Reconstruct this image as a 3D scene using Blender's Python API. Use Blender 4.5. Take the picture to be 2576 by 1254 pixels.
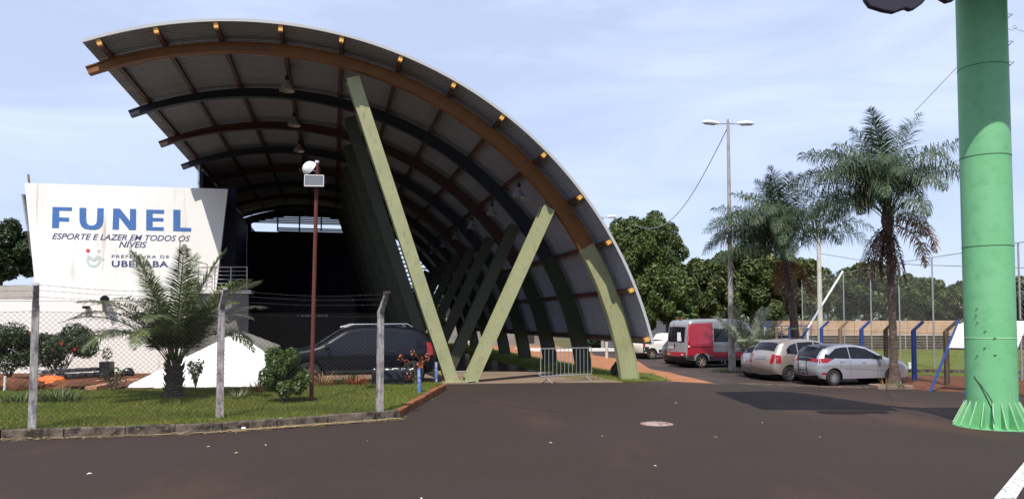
import bpy, bmesh, math, random
import numpy as np
from mathutils import Vector, Matrix
random.seed(7); RNG = np.random.default_rng(7)
for o in list(bpy.data.objects): bpy.data.objects.remove(o, do_unlink=True)
SC = bpy.context.scene; COL = SC.collection
rad = math.radians

# ---------------------------------------------------------------- camera
FPX, CAM_H, PITCH, VW, VH, CYP = 1900.0, 1.9, 2.5, 2576.0, 1254.0, 722.0
cam_d = bpy.data.cameras.new('camera'); cam = bpy.data.objects.new('camera', cam_d); COL.objects.link(cam)
cam.location = (0, 0, CAM_H); cam.rotation_euler = (rad(90 + PITCH), 0, 0)
cam_d.sensor_width = 36; cam_d.lens = 36 * FPX / VW
cam_d.shift_y = (CYP - VH / 2) / VW
cam_d.clip_end = 3000; SC.camera = cam
# ---------------------------------------------------------------- sun and sky
SUN_AZ, SUN_EL = 13.5, 55.6          # light travels towards bearing SUN_AZ (right of +Y)
az = rad(SUN_AZ); el = rad(SUN_EL)
to_sun = Vector((-math.sin(az) * math.cos(el), -math.cos(az) * math.cos(el), math.sin(el)))
sd = bpy.data.lights.new('sun', 'SUN'); sun = bpy.data.objects.new('sun', sd); COL.objects.link(sun)
sd.energy = 4.6; sd.angle = rad(0.5); sd.color = (1.0, 0.955, 0.88)
sun.rotation_euler = to_sun.to_track_quat('Z', 'Y').to_euler(); sun.location = (0, -20, 40)
W = bpy.data.worlds.new('World'); SC.world = W; W.use_nodes = True
nt = W.node_tree; nt.nodes.clear()
N = nt.nodes.new; L = nt.links.new
out = N('ShaderNodeOutputWorld'); bg = N('ShaderNodeBackground'); bg.inputs[1].default_value = 0.10
sky = N('ShaderNodeTexSky'); sky.sky_type = 'NISHITA'; sky.sun_disc = False
sky.sun_elevation = el; sky.sun_rotation = math.atan2(to_sun.x, to_sun.y)
sky.air_density = 1.0; sky.dust_density = 1.2; sky.ozone_density = 1.5; sky.altitude = 700
tc = N('ShaderNodeTexCoord'); mp = N('ShaderNodeMapping'); mp.inputs['Scale'].default_value = (1.0, 1.0, 4.5)
n1 = N('ShaderNodeTexNoise'); n1.inputs['Scale'].default_value = 2.6; n1.inputs['Detail'].default_value = 9; n1.inputs['Roughness'].default_value = .55
n1.inputs['Distortion'].default_value = .6
cr = N('ShaderNodeValToRGB'); cr.color_ramp.elements[0].position = .38; cr.color_ramp.elements[1].position = .72
cr.color_ramp.elements[0].color = (.66, .66, .66, 1); cr.color_ramp.elements[1].color = (1, 1, 1, 1)
mx = N('ShaderNodeMix'); mx.data_type = 'RGBA'; mx.inputs[7].default_value = (7.0, 8.1, 11.0, 1)
L(tc.outputs['Generated'], mp.inputs[0]); L(mp.outputs[0], n1.inputs['Vector']); L(n1.outputs[0], cr.inputs[0])
L(cr.outputs[0], mx.inputs[0]); L(sky.outputs[0], mx.inputs[6]); L(mx.outputs[2], bg.inputs[0]); L(bg.outputs[0], out.inputs[0])
SC.view_settings.view_transform = 'Standard'; SC.view_settings.look = 'None'
SC.view_settings.exposure = 0.15; SC.view_settings.gamma = 1.0; SC.view_settings.use_curve_mapping = False
SC.render.engine = 'CYCLES'
SC.cycles.max_bounces = 5; SC.cycles.diffuse_bounces = 3; SC.cycles.glossy_bounces = 3; SC.cycles.transparent_max_bounces = 8

# ---------------------------------------------------------------- measuring helpers (photo pixel -> place)
_p = rad(PITCH)
def ray(px, py):
    x = (px - VW / 2) / FPX; z = -(py - CYP) / FPX
    return Vector((x, math.cos(_p) - z * math.sin(_p), math.sin(_p) + z * math.cos(_p)))
def at_y(px, py, Y):
    r = ray(px, py); k = Y / r.y; return Vector((r.x * k, Y, CAM_H + r.z * k))
_a = ray(836, 805); YAW = math.atan2(-_a.x, _a.y)
AX = Vector((-math.sin(YAW), math.cos(YAW), 0)); BX = Vector((math.cos(YAW), math.sin(YAW), 0))
_f = ray(1158, 962); F0 = Vector((_f.x, _f.y, 0)) * (CAM_H / -_f.z)
def uw(X, Y): d = Vector((X, Y, 0)) - F0; return d.dot(BX), d.dot(AX)
def xy(u, w): return F0 + BX * u + AX * w
KN = [7.5, 8.2, 8.9, 9.7, 10.5, 11.3, 12.0]
def zg_u(u):
    t = min(1, max(0, (u - 7.5) / 4.5)); return -0.5 * t * t * (3 - 2 * t)
def zg(X, Y):
    u = uw(X, Y)[0]
    if u <= KN[0]: return 0.0
    for a, b in zip(KN, KN[1:]):
        if u <= b: return zg_u(a) + (zg_u(b) - zg_u(a)) * (u - a) / (b - a)
    return -0.5
def gp(px, py, dz=0.0):
    r = ray(px, py); z = 0.0
    for _ in range(40):
        k = (CAM_H - z - dz) / -r.z; X, Y = r.x * k, r.y * k; z = .5 * z + .5 * zg(X, Y)
    return Vector((X, Y, zg(X, Y) + dz))
def at_w(px, py, w):                      # local (u, w, v) in the canopy frame
    r = ray(px, py); C0 = Vector((0, 0, CAM_H)); k = (w - (C0 - F0).dot(AX)) / r.dot(AX); P = C0 + r * k - F0
    return P.dot(BX), w, P.z

# ---------------------------------------------------------------- scene helpers
def link(o, parent=None):
    COL.objects.link(o)
    if parent is not None: o.parent = parent
    return o
def tag(o, label=None, cat=None, group=None, kind=None):
    if label: o['label'] = label
    if cat: o['category'] = cat
    if group: o['group'] = group
    if kind: o['kind'] = kind
    return o
def thing(name, label, cat, loc=(0, 0, 0), rz=0.0, group=None):
    o = bpy.data.objects.new(name, None); o.empty_display_size = .2; link(o)
    o.location = loc; o.rotation_euler = (0, 0, rz); return tag(o, label, cat, group)
def copy_tree(o, parent=None):
    c = o.copy(); link(c, parent)
    for ch in list(o.children): copy_tree(ch, c)
    return c
def np_mesh(name, verts, faces):
    verts = np.asarray(verts, dtype=np.float32); faces = np.asarray(faces, dtype=np.int32); k = faces.shape[1]
    me = bpy.data.meshes.new(name); me.vertices.add(len(verts)); me.vertices.foreach_set('co', verts.ravel())
    me.loops.add(faces.size); me.loops.foreach_set('vertex_index', faces.ravel())
    me.polygons.add(len(faces)); me.polygons.foreach_set('loop_start', np.arange(0, faces.size, k, dtype=np.int32))
    me.update(calc_edges=True); me.validate(); return me
def np_obj(name, verts, faces, mat, parent=None):
    me = np_mesh(name, verts, faces); me.materials.append(mat)
    return link(bpy.data.objects.new(name, me), parent)
class MB:
    def __init__(s): s.v = []; s.f = []
    def add(s, vs, fs, M=None):
        b = len(s.v)
        for v in vs:
            v = Vector(v)
            if M is not None: v = M @ v
            s.v.append(tuple(v))
        s.f += [tuple(i + b for i in f) for f in fs]; return s
    def box(s, c, d, M=None, rz=0):
        x, y, z = d[0] / 2, d[1] / 2, d[2] / 2
        T = Matrix.Translation(c) @ Matrix.Rotation(rz, 4, 'Z')
        if M is not None: T = M @ T
        vs = [(i * x, j * y, k * z) for i in (-1, 1) for j in (-1, 1) for k in (-1, 1)]
        return s.add(vs, [(0, 1, 3, 2), (4, 6, 7, 5), (0, 4, 5, 1), (2, 3, 7, 6), (0, 2, 6, 4), (1, 5, 7, 3)], T)
    def bar(s, p0, p1, w, d, up=(0, 0, 1), w1=None, d1=None):
        p0, p1 = Vector(p0), Vector(p1); t = (p1 - p0).normalized(); up = Vector(up)
        if abs(t.dot(up.normalized())) > .98: up = Vector((0, 1, 0))
        sx = t.cross(up).normalized(); sy = sx.cross(t).normalized()
        w1 = w if w1 is None else w1; d1 = d if d1 is None else d1; vs = []
        for p, a, b in ((p0, w, d), (p1, w1, d1)):
            for i, j in ((-1, -1), (1, -1), (1, 1), (-1, 1)): vs.append(p + sx * a / 2 * i + sy * b / 2 * j)
        return s.add(vs, [(0, 1, 2, 3)[::-1], (4, 5, 6, 7), (0, 1, 5, 4), (1, 2, 6, 5), (2, 3, 7, 6), (3, 0, 4, 7)])
    def tube(s, pts, r, n=8, cap=True):
        pts = [Vector(p) for p in pts]; rs = r if isinstance(r, (list, tuple)) else [r] * len(pts); b = len(s.v); up = None
        for i, p in enumerate(pts):
            t = (pts[min(i + 1, len(pts) - 1)] - pts[max(i - 1, 0)]).normalized()
            if up is None: up = t.orthogonal().normalized()
            else: up = (up - t * up.dot(t)).normalized()
            q = t.cross(up)
            for k in range(n):
                a = 2 * math.pi * k / n; s.v.append(tuple(p + (up * math.cos(a) + q * math.sin(a)) * rs[i]))
        for i in range(len(pts) - 1):
            for k in range(n):
                a = b + i * n + k; c = b + i * n + (k + 1) % n; s.f.append((a, c, c + n, a + n))
        if cap: s.f.append(tuple(b + k for k in range(n))[::-1]); s.f.append(tuple(b + (len(pts) - 1) * n + k for k in range(n)))
        return s
    def lathe(s, prof, n=24, M=None):
        b0 = []; fs = []
        for r, z in prof:
            for k in range(n): a = 2 * math.pi * k / n; b0.append((r * math.cos(a), r * math.sin(a), z))
        for i in range(len(prof) - 1):
            for k in range(n): a = i * n + k; c = i * n + (k + 1) % n; fs.append((a, c, c + n, a + n))
        return s.add(b0, fs, M)
    def prism(s, poly, z0, z1, M=None):       # polygon in xy, extruded along z
        n = len(poly); vs = [(x, y, z0) for x, y in poly] + [(x, y, z1) for x, y in poly]
        return s.add(vs, [tuple(range(n))[::-1], tuple(range(n, 2 * n))] + [(i, (i + 1) % n, (i + 1) % n + n, i + n) for i in range(n)], M)
    def mesh(s, name, mat, smooth=None):
        me = bpy.data.meshes.new(name); me.from_pydata(s.v, [], s.f); me.validate()
        bm = bmesh.new(); bm.from_mesh(me); bmesh.ops.recalc_face_normals(bm, faces=bm.faces); bm.to_mesh(me); bm.free()
        me.materials.append(mat)
        if smooth is not None:
            me.polygons.foreach_set('use_smooth', [True] * len(me.polygons)); me.set_sharp_from_angle(angle=rad(smooth))
        return me
    def build(s, name, mat, parent=None, smooth=None, bevel=0):
        o = link(bpy.data.objects.new(name, s.mesh(name, mat, smooth)), parent)
        if bevel:
            m = o.modifiers.new('bevel', 'BEVEL'); m.width = bevel; m.segments = 2; m.limit_method = 'ANGLE'; m.angle_limit = rad(40)
        return o
XZ = Matrix(((1, 0, 0, 0), (0, 0, -1, 0), (0, 1, 0, 0), (0, 0, 0, 1)))    # (x,y,z)->(x,-z,y): polygon upright, facing -y for +z
def near(px, py, Y): return at_y(px, py, Y)

# ---------------------------------------------------------------- materials
def mat(name, col, rough=.6, metal=0.0, var=None, var2=None, bump=None, spec=.5, coat=0, streak=None, trans=0, island=None, scale_xyz=None):
    m = bpy.data.materials.new(name); m.use_nodes = True; t = m.node_tree; b = t.nodes['Principled BSDF']
    b.inputs['Roughness'].default_value = rough; b.inputs['Metallic'].default_value = metal
    b.inputs['Specular IOR Level'].default_value = spec; b.inputs['Coat Weight'].default_value = coat
    if coat: b.inputs['Coat Roughness'].default_value = .04
    c = t.nodes.new('ShaderNodeTexCoord'); vec = c.outputs['Object']
    if scale_xyz:
        mp = t.nodes.new('ShaderNodeMapping'); mp.inputs['Scale'].default_value = scale_xyz; t.links.new(vec, mp.inputs[0]); vec = mp.outputs[0]
    rgb = t.nodes.new('ShaderNodeRGB'); rgb.outputs[0].default_value = (*col, 1); cur = rgb.outputs[0]
    def layer(scale, c2, lo, hi, cur, mapping=None, detail=6):
        n = t.nodes.new('ShaderNodeTexNoise'); n.inputs['Scale'].default_value = scale; n.inputs['Detail'].default_value = detail; n.inputs['Roughness'].default_value = .6
        v = vec
        if mapping:
            mp = t.nodes.new('ShaderNodeMapping'); mp.inputs['Scale'].default_value = mapping; t.links.new(c.outputs['Object'], mp.inputs[0]); v = mp.outputs[0]
        t.links.new(v, n.inputs['Vector'])
        r = t.nodes.new('ShaderNodeMapRange'); r.inputs[1].default_value = lo; r.inputs[2].default_value = hi; t.links.new(n.outputs[0], r.inputs[0])
        x = t.nodes.new('ShaderNodeMix'); x.data_type = 'RGBA'; x.inputs[7].default_value = (*c2, 1)
        t.links.new(r.outputs[0], x.inputs[0]); t.links.new(cur, x.inputs[6]); return x.outputs[2]
    if var: cur = layer(*var, cur)
    if var2: cur = layer(*var2, cur)
    if streak: cur = layer(streak[0], streak[1], streak[2], streak[3], cur, mapping=streak[4])
    if island:
        g = t.nodes.new('ShaderNodeNewGeometry'); r = t.nodes.new('ShaderNodeValToRGB'); els = r.color_ramp.elements
        els[0].color = (*island[0], 1); els[1].color = (*island[-1], 1)
        for i, cc in enumerate(island[1:-1]): e = els.new((i + 1) / (len(island) - 1)); e.color = (*cc, 1)
        t.links.new(g.outputs['Random Per Island'], r.inputs[0]); x = t.nodes.new('ShaderNodeMix'); x.data_type = 'RGBA'; x.inputs[0].default_value = .75
        t.links.new(cur, x.inputs[6]); t.links.new(r.outputs[0], x.inputs[7]); cur = x.outputs[2]
    t.links.new(cur, b.inputs['Base Color'])
    if bump:
        n = t.nodes.new('ShaderNodeTexNoise'); n.inputs['Scale'].default_value = bump[0]; n.inputs['Detail'].default_value = 5; t.links.new(vec, n.inputs['Vector'])
        bu = t.nodes.new('ShaderNodeBump'); bu.inputs['Distance'].default_value = bump[1]; bu.inputs['Strength'].default_value = bump[2] if len(bump) > 2 else .6
        t.links.new(n.outputs[0], bu.inputs['Height']); t.links.new(bu.outputs[0], b.inputs['Normal'])
    if trans:
        tr = t.nodes.new('ShaderNodeBsdfTranslucent'); ms = t.nodes.new('ShaderNodeMixShader'); ms.inputs[0].default_value = trans
        t.links.new(cur, tr.inputs[0]); t.links.new(b.outputs[0], ms.inputs[1]); t.links.new(tr.outputs[0], ms.inputs[2])
        t.links.new(ms.outputs[0], t.nodes['Material Output'].inputs[0])
    return m
M = {}
M['asphalt'] = mat('asphalt', (.038, .0262, .0205), .9, var=(0.22, (.044, .029, .024), .4, .7), var2=(60, (.056, .043, .035), .52, .78), bump=(70, .010, .9), streak=(1.0, (.075, .042, .028), .54, .72, (.30, .10, 1)), spec=.2)
M['asphalt_old'] = mat('asphalt_old', (.05, .036, .033), .9, var=(.5, (.14, .075, .05), .5, .72), var2=(35, (.035, .028, .026), .45, .75), bump=(70, .008, .8), spec=.3)
M['dirt'] = mat('dirt', (.33, .14, .065), .95, var=(1.1, (.40, .19, .10), .4, .7), var2=(9, (.20, .09, .045), .5, .8), bump=(18, .02, .8), spec=.1)
M['terrain'] = mat('terrain', (.09, .085, .035), .95, var=(.05, (.16, .10, .055), .45, .65), bump=(5, .03), spec=.1)
M['soil'] = mat('soil', (.16, .065, .035), .95, var=(3, (.07, .035, .02), .45, .7), bump=(12, .03, .9), spec=.1)
M['lawn'] = mat('lawn', (.11, .13, .028), .95, var=(1.3, (.16, .13, .04), .48, .72), var2=(14, (.045, .07, .014), .45, .7), bump=(40, .02), spec=.1)
M['pitch'] = mat('pitch', (.105, .13, .018), .95, var=(.16, (.15, .15, .03), .4, .65), var2=(7, (.08, .10, .015), .45, .75), bump=(30, .02), spec=.1)
M['blade'] = mat('blade', (.10, .15, .025), .7, island=[(.07, .12, .018), (.17, .21, .04), (.30, .27, .08), (.12, .17, .025)], var=(1.1, (.28, .21, .06), .50, .68), trans=.3, spec=.2)
M['slab'] = mat('slab', (.24, .17, .115), .8, var=(.8, (.17, .115, .08), .4, .7), var2=(14, (.28, .21, .15), .5, .8), bump=(40, .004))
M['tile'] = mat('tile', (.045, .042, .040), .28, var=(2, (.07, .06, .055), .4, .7), spec=.4)
M['kerb'] = mat('kerb', (.16, .125, .095), .9, var=(5, (.035, .028, .024), .38, .60), var2=(22, (.30, .26, .21), .58, .75), bump=(25, .012, .9), spec=.2)
M['kerb_brown'] = mat('kerb_brown', (.25, .095, .04), .9, var=(5, (.09, .045, .028), .45, .66), bump=(25, .012, .9), spec=.2)
M['concrete_post'] = mat('concrete_post', (.33, .30, .28), .9, var=(6, (.13, .115, .11), .42, .64), streak=(7, (.60, .56, .53), .5, .72, (3, 3, .45)), bump=(35, .012, .9), spec=.2)
M['wire'] = mat('wire', (.05, .045, .04), .6, metal=.3)
M['white_wall'] = mat('white_wall', (.88, .86, .82), .85, var=(.5, (.84, .80, .75), .45, .7), streak=(2.2, (.46, .36, .28), .60, .80, (1.4, 1, .10)), bump=(30, .003), spec=.3)
M['sign_wall'] = mat('sign_wall', (.82, .80, .76), .85, spec=.3)
M['annex_wall'] = mat('annex_wall', (.80, .75, .70), .88, var=(.6, (.72, .65, .59), .45, .75), streak=(1.5, (.42, .33, .27), .60, .8, (1.2, 1, .2)), bump=(30, .003), spec=.3)
M['ramp'] = mat('ramp', (.84, .82, .80), .85, var=(2, (.76, .70, .64), .5, .75), spec=.3)
M['grey_wall'] = mat('grey_wall', (.25, .24, .22), .85, var=(1, (.16, .15, .13), .45, .7), spec=.3)
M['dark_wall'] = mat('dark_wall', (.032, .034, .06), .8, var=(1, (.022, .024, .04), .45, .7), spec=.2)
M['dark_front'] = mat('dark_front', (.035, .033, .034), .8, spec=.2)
M['blue_paint'] = mat('blue_paint', (.050, .15, .40), .6, var=(8, (.08, .20, .46), .5, .75))
M['navy_paint'] = mat('navy_paint', (.045, .055, .16), .7, var=(14, (.13, .14, .25), .55, .75))
M['pale_grey_paint'] = mat('pale_grey_paint', (.60, .60, .585), .7); M['pale_green_paint'] = mat('pale_green_paint', (.56, .66, .56), .7)
M['red_dot'] = mat('red_dot', (.62, .09, .10), .7)
M['roof'] = mat('roof', (.27, .27, .31), .5, metal=.0, var=(1.2, (.225, .225, .255), .45, .7), bump=(12, .003), spec=.4)
M['fascia'] = mat('fascia', (.45, .45, .45), .5)
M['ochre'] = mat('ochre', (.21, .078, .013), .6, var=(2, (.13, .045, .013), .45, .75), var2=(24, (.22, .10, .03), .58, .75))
M['ochre_end'] = mat('ochre_end', (.78, .40, .08), .55, var=(9, (.60, .28, .06), .5, .75))
M['purlin'] = mat('purlin', (.085, .030, .02), .6, var=(2, (.04, .018, .018), .45, .75))
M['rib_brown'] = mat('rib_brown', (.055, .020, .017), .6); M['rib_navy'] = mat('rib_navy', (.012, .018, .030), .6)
M['rib_green_shaded'] = mat('rib_green_shaded', (.030, .042, .020), .65, var=(1, (.024, .033, .016), .45, .7))  # rear arch feet: the same green, darkened to paint in the shade under the roof
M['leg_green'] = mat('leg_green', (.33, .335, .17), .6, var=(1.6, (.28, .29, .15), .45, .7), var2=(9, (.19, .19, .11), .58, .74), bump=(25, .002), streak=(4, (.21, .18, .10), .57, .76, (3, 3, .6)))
M['leg_green_shaded'] = mat('leg_green_shaded', (.045, .052, .030), .65, var=(1.6, (.034, .038, .022), .45, .7))  # rear legs: shade under the vault put into a darker copy of leg_green
M['column_green'] = mat('column_green', (.16, .45, .20), .5, var=(.9, (.185, .48, .24), .4, .7), var2=(5, (.12, .37, .16), .52, .78), streak=(3, (.17, .30, .14), .60, .80, (2.5, 2.5, .35)), bump=(8, .004), spec=.45)
M['weld'] = mat('weld', (.05, .12, .07), .7); M['weld_pale'] = mat('weld_pale', (.42, .58, .38), .6)
M['dark_steel'] = mat('dark_steel', (.022, .018, .030), .55, metal=.2); M['rust'] = mat('rust', (.13, .024, .014), .8, var=(10, (.07, .02, .014), .45, .7), bump=(40, .004))
M['galv'] = mat('galv', (.45, .45, .46), .4, metal=.6, var=(8, (.32, .31, .31), .5, .75)); M['galv_white'] = mat('galv_white', (.62, .62, .62), .5)
M['pole_grey'] = mat('pole_grey', (.36, .34, .32), .85, var=(3, (.26, .22, .18), .45, .7), bump=(20, .006)); M['pole_cream'] = mat('pole_cream', (.55, .50, .42), .8, var=(3, (.35, .31, .25), .5, .75))
M['lamp_white'] = mat('lamp_white', (.75, .75, .74), .4); M['lamp_glass'] = mat('lamp_glass', (.15, .16, .16), .12, spec=.8); M['black'] = mat('black', (.012, .012, .014), .5)
M['blue_post'] = mat('blue_post', (.022, .06, .23), .6, var=(14, (.10, .14, .28), .6, .75), bump=(20, .004)); M['blue_pipe'] = mat('blue_pipe', (.08, .17, .42), .6, var=(11, (.42, .46, .55), .52, .6), bump=(30, .004))
M['tan_post'] = mat('tan_post', (.26, .17, .10), .85, var=(8, (.15, .10, .07), .45, .7)); M['brown_post'] = mat('brown_post', (.085, .058, .04), .9, var=(8, (.14, .10, .07), .5, .7))
M['board_white'] = mat('board_white', (.80, .82, .86), .5, var=(2, (.70, .72, .76), .5, .75))
M['cream_wall'] = mat('cream_wall', (.52, .36, .23), .9, var=(.7, (.44, .27, .16), .42, .68), streak=(1.5, (.22, .13, .08), .56, .78, (1, 1, .5)), spec=.2)
M['screen_dark'] = mat('screen_dark', (.040, .036, .033), .9, var=(.7, (.055, .052, .042), .45, .7), spec=.2); M['rail_pale'] = mat('rail_pale', (.42, .42, .40), .6)
M['wood'] = mat('wood', (.40, .20, .11), .8, var=(6, (.26, .12, .07), .45, .7)); M['stone'] = mat('stone', (.30, .29, .27), .85, var=(5, (.12, .11, .10), .45, .6), bump=(15, .01))
M['plastic_black'] = mat('plastic_black', (.010, .010, .014), .22, bump=(9, .02, .8), spec=.6); M['orange'] = mat('orange', (.75, .15, .02), .6, bump=(14, .02))
M['manhole'] = mat('manhole', (.34, .25, .20), .9, var=(8, (.14, .10, .08), .45, .65), bump=(30, .01)); M['line_white'] = mat('line_white', (.62, .60, .57), .8, var=(25, (.22, .19, .17), .52, .62))
M['litter'] = mat('litter', (.72, .70, .66), .8); M['straw'] = mat('straw', (.42, .30, .15), .9, island=[(.30, .19, .09), (.55, .42, .24), (.25, .20, .07)])
M['bark'] = mat('bark', (.13, .10, .075), .95, var=(6, (.06, .045, .035), .45, .65), bump=(10, .03, 1)); M['palm_bark'] = mat('palm_bark', (.085, .06, .045), .95, var=(5, (.20, .16, .13), .5, .7), bump=(8, .03, 1), scale_xyz=(1, 1, 4))
M['mango'] = mat('mango', (.05, .07, .018), .55, island=[(.018, .036, .010), (.06, .09, .02), (.11, .145, .034), (.17, .15, .045)], var=(.35, (.025, .04, .010), .4, .65), trans=.15)
M['leafy'] = mat('leafy', (.06, .10, .02), .55, island=[(.025, .05, .010), (.06, .095, .02), (.12, .165, .03), (.16, .18, .05)], var=(.4, (.035, .06, .014), .4, .65), trans=.2)
M['leaf_dark'] = mat('leaf_dark', (.03, .05, .015), .5, island=[(.012, .026, .008), (.03, .055, .014), (.06, .085, .02)], trans=.12)
M['leaf_bright'] = mat('leaf_bright', (.07, .12, .025), .45, island=[(.03, .055, .010), (.08, .12, .02), (.15, .19, .04)], trans=.22)
M['frond'] = mat('frond', (.07, .095, .03), .4, island=[(.03, .05, .02), (.075, .10, .035), (.15, .17, .06), (.24, .24, .09)], trans=.2)
M['frond_blue'] = mat('frond_blue', (.035, .065, .022), .55, island=[(.012, .032, .012), (.03, .062, .02), (.06, .095, .03), (.12, .14, .06)], trans=.12)
M['frond_pale'] = mat('frond_pale', (.20, .23, .15), .45, island=[(.12, .15, .08), (.22, .25, .16), (.36, .38, .28)], trans=.15)
M['frond_dry'] = mat('frond_dry', (.18, .10, .05), .8, island=[(.09, .045, .025), (.22, .12, .055), (.30, .17, .06)], trans=.1)
M['frond_dead'] = mat('frond_dead', (.10, .055, .04), .9, island=[(.05, .028, .022), (.13, .07, .05), (.20, .13, .09)])
M['rachis'] = mat('rachis', (.14, .14, .06), .6); M['rachis_brown'] = mat('rachis_brown', (.17, .10, .07), .8)
M['croton'] = mat('croton', (.30, .06, .02), .5, island=[(.22, .03, .015), (.38, .09, .03), (.20, .10, .03), (.45, .15, .05)]); M['flower'] = mat('flower', (.75, .05, .02), .5)
M['strap'] = mat('strap', (.07, .10, .03), .5, island=[(.03, .055, .018), (.08, .12, .03), (.17, .19, .07)], trans=.15); M['strap_pale'] = mat('strap_pale', (.25, .26, .13), .5, island=[(.10, .14, .04), (.30, .30, .16), (.42, .40, .24)])
M['strap_dry'] = mat('strap_dry', (.22, .12, .04), .7, island=[(.10, .08, .02), (.30, .15, .05), (.36, .22, .09)])
M['glass'] = mat('glass', (.008, .009, .012), .06, spec=.35); M['tyre'] = mat('tyre', (.014, .013, .013), .8); M['alloy'] = mat('alloy', (.60, .60, .62), .25, metal=.9)
M['steel_wheel'] = mat('steel_wheel', (.42, .34, .24), .4, metal=.5)
M['p_black'] = mat('paint_black', (.006, .006, .010), .3, spec=.25, coat=.25); M['p_silver'] = mat('paint_silver', (.50, .50, .53), .32, metal=.65, coat=.8)
M['p_beige'] = mat('paint_beige', (.44, .38, .33), .33, metal=.6, coat=.7); M['p_grey'] = mat('paint_grey', (.36, .36, .38), .35, metal=.6, coat=.6)
M['p_vangrey'] = mat('paint_van_grey', (.30, .30, .31), .4, metal=.3, coat=.4); M['p_red'] = mat('paint_red', (.35, .012, .03), .35, coat=.6); M['p_white'] = mat('paint_white', (.76, .72, .62), .4, coat=.4)
M['p_dark'] = mat('paint_dark', (.03, .03, .035), .3, coat=.8); M['tail_red'] = mat('tail_red', (.30, .006, .010), .2, coat=.5, spec=.4); M['lens'] = mat('lens', (.75, .75, .75), .1, spec=.8)
M['trim'] = mat('trim_black', (.018, .018, .020), .55); M['plate'] = mat('plate', (.45, .45, .45), .5); M['paper'] = mat('paper', (.85, .85, .85), .8)

# ================================================================= GROUND
def draped(name, pts, dz, m, side=0.0):
    """polygon in world XY laid on the ground profile; cut along the profile's knots"""
    bm = bmesh.new(); f = bm.faces.new([bm.verts.new((p[0], p[1], 0)) for p in pts]); bm.normal_update()
    if f.normal.z < 0: bmesh.ops.reverse_faces(bm, faces=bm.faces)
    for k in KN:
        bmesh.ops.bisect_plane(bm, geom=list(bm.verts) + list(bm.edges) + list(bm.faces), plane_co=xy(k, 0), plane_no=BX)
    bmesh.ops.triangulate(bm, faces=bm.faces)
    for v in bm.verts: v.co.z = zg(v.co.x, v.co.y) + dz
    if side:
        g = bmesh.ops.extrude_edge_only(bm, edges=[e for e in bm.edges if e.is_boundary])
        for v in [x for x in g['geom'] if isinstance(x, bmesh.types.BMVert)]: v.co.z -= side
    me = bpy.data.meshes.new(name); bm.to_mesh(me); bm.free(); me.materials.append(m)
    return tag(link(bpy.data.objects.new(name, me)), kind='structure')
def P(px, py, dz=0.0): return gp(px, py, dz)
draped('terrain', [(-900, -300), (900, -300), (900, 1200), (-900, 1200)], 0, M['terrain'])
kerb_px = [(-160, 1115), (0, 1106), (315, 1098), (560, 1084), (946, 1056), (1006, 1050), (1123, 979)]
kb = [P(*q) for q in kerb_px]
far_left = Vector((-40, kb[0].y - 6, 0))
slabR = P(1566, 962)
draped('road', [(-60, -30), (60, -30), (60, 18.2), tuple(P(2700, 1000)[:2]), tuple(P(2576, 993)[:2]), tuple(P(2440, 986)[:2]), tuple(P(2290, 976)[:2]), tuple(P(2000, 973)[:2]),
        tuple(P(1800, 968)[:2]), tuple(P(1700, 962)[:2]), tuple(slabR[:2]), tuple(P(1350, 963)[:2]), tuple(P(1123, 966)[:2])] + [tuple(q[:2]) for q in kb[::-1]] + [(-40, 6.0), (-60, 0)], .008, M['asphalt'])
draped('car_park', [tuple(P(1566, 958)[:2]), tuple(P(1800, 975)[:2]), tuple(P(2300, 982)[:2]), (16.6, 27), (16.4, 34), (15.6, 44), (15, 75), (7.0, 75), (5.6, 50), tuple(P(1607, 909)[:2]), tuple(P(1700, 941)[:2])], .004, M['asphalt_old'])
draped('dirt_path', [tuple(xy(6.0, -.6)[:2]), tuple(P(1800, 965)[:2]), tuple(P(1700, 941)[:2]), tuple(P(1607, 909)[:2]), (5.6, 52), (3.6, 78), tuple(xy(5.9, 48)[:2])], .012, M['dirt'])
def zl(u): return u
grass_poly = [tuple(xy(3.55, -0.4)[:2]), tuple(P(1566, 961)[:2]), tuple(P(1690, 958)[:2]), tuple(P(1640, 940)[:2]), tuple(xy(6.4, 2.5)[:2]), tuple(xy(6.3, 45)[:2]), tuple(xy(3.55, 45)[:2])]
draped('grass_verge', grass_poly, .016, M['lawn'])
slab_poly = [tuple(P(1123, 966)[:2]), tuple(P(1350, 963)[:2]), tuple(P(1566, 962)[:2]), tuple(P(1480, 944)[:2]), tuple(xy(3.6, 4.3)[:2]), tuple(xy(-1.2, 4.3)[:2]), tuple(xy(-1.8, .6)[:2])]
draped('concrete_apron', slab_poly, .03, M['slab'], .03)
draped('passage_floor', [tuple(xy(3.6, 4.3)[:2]), tuple(xy(3.6, 42)[:2]), tuple(xy(-9.8, 42)[:2]), tuple(xy(-9.8, 7.0)[:2]), tuple(xy(-1.2, 4.3)[:2])], .03, M['tile'], .03)
draped('yard_paving', [tuple(xy(-1.2, 4.29)[:2]), tuple(xy(-1.8, .6)[:2]), tuple(xy(-1.6, -1.7)[:2]), (-12, 20.4), (-12, 26), tuple(xy(-9.8, 6.99)[:2])], .02, M['slab'])
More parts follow.
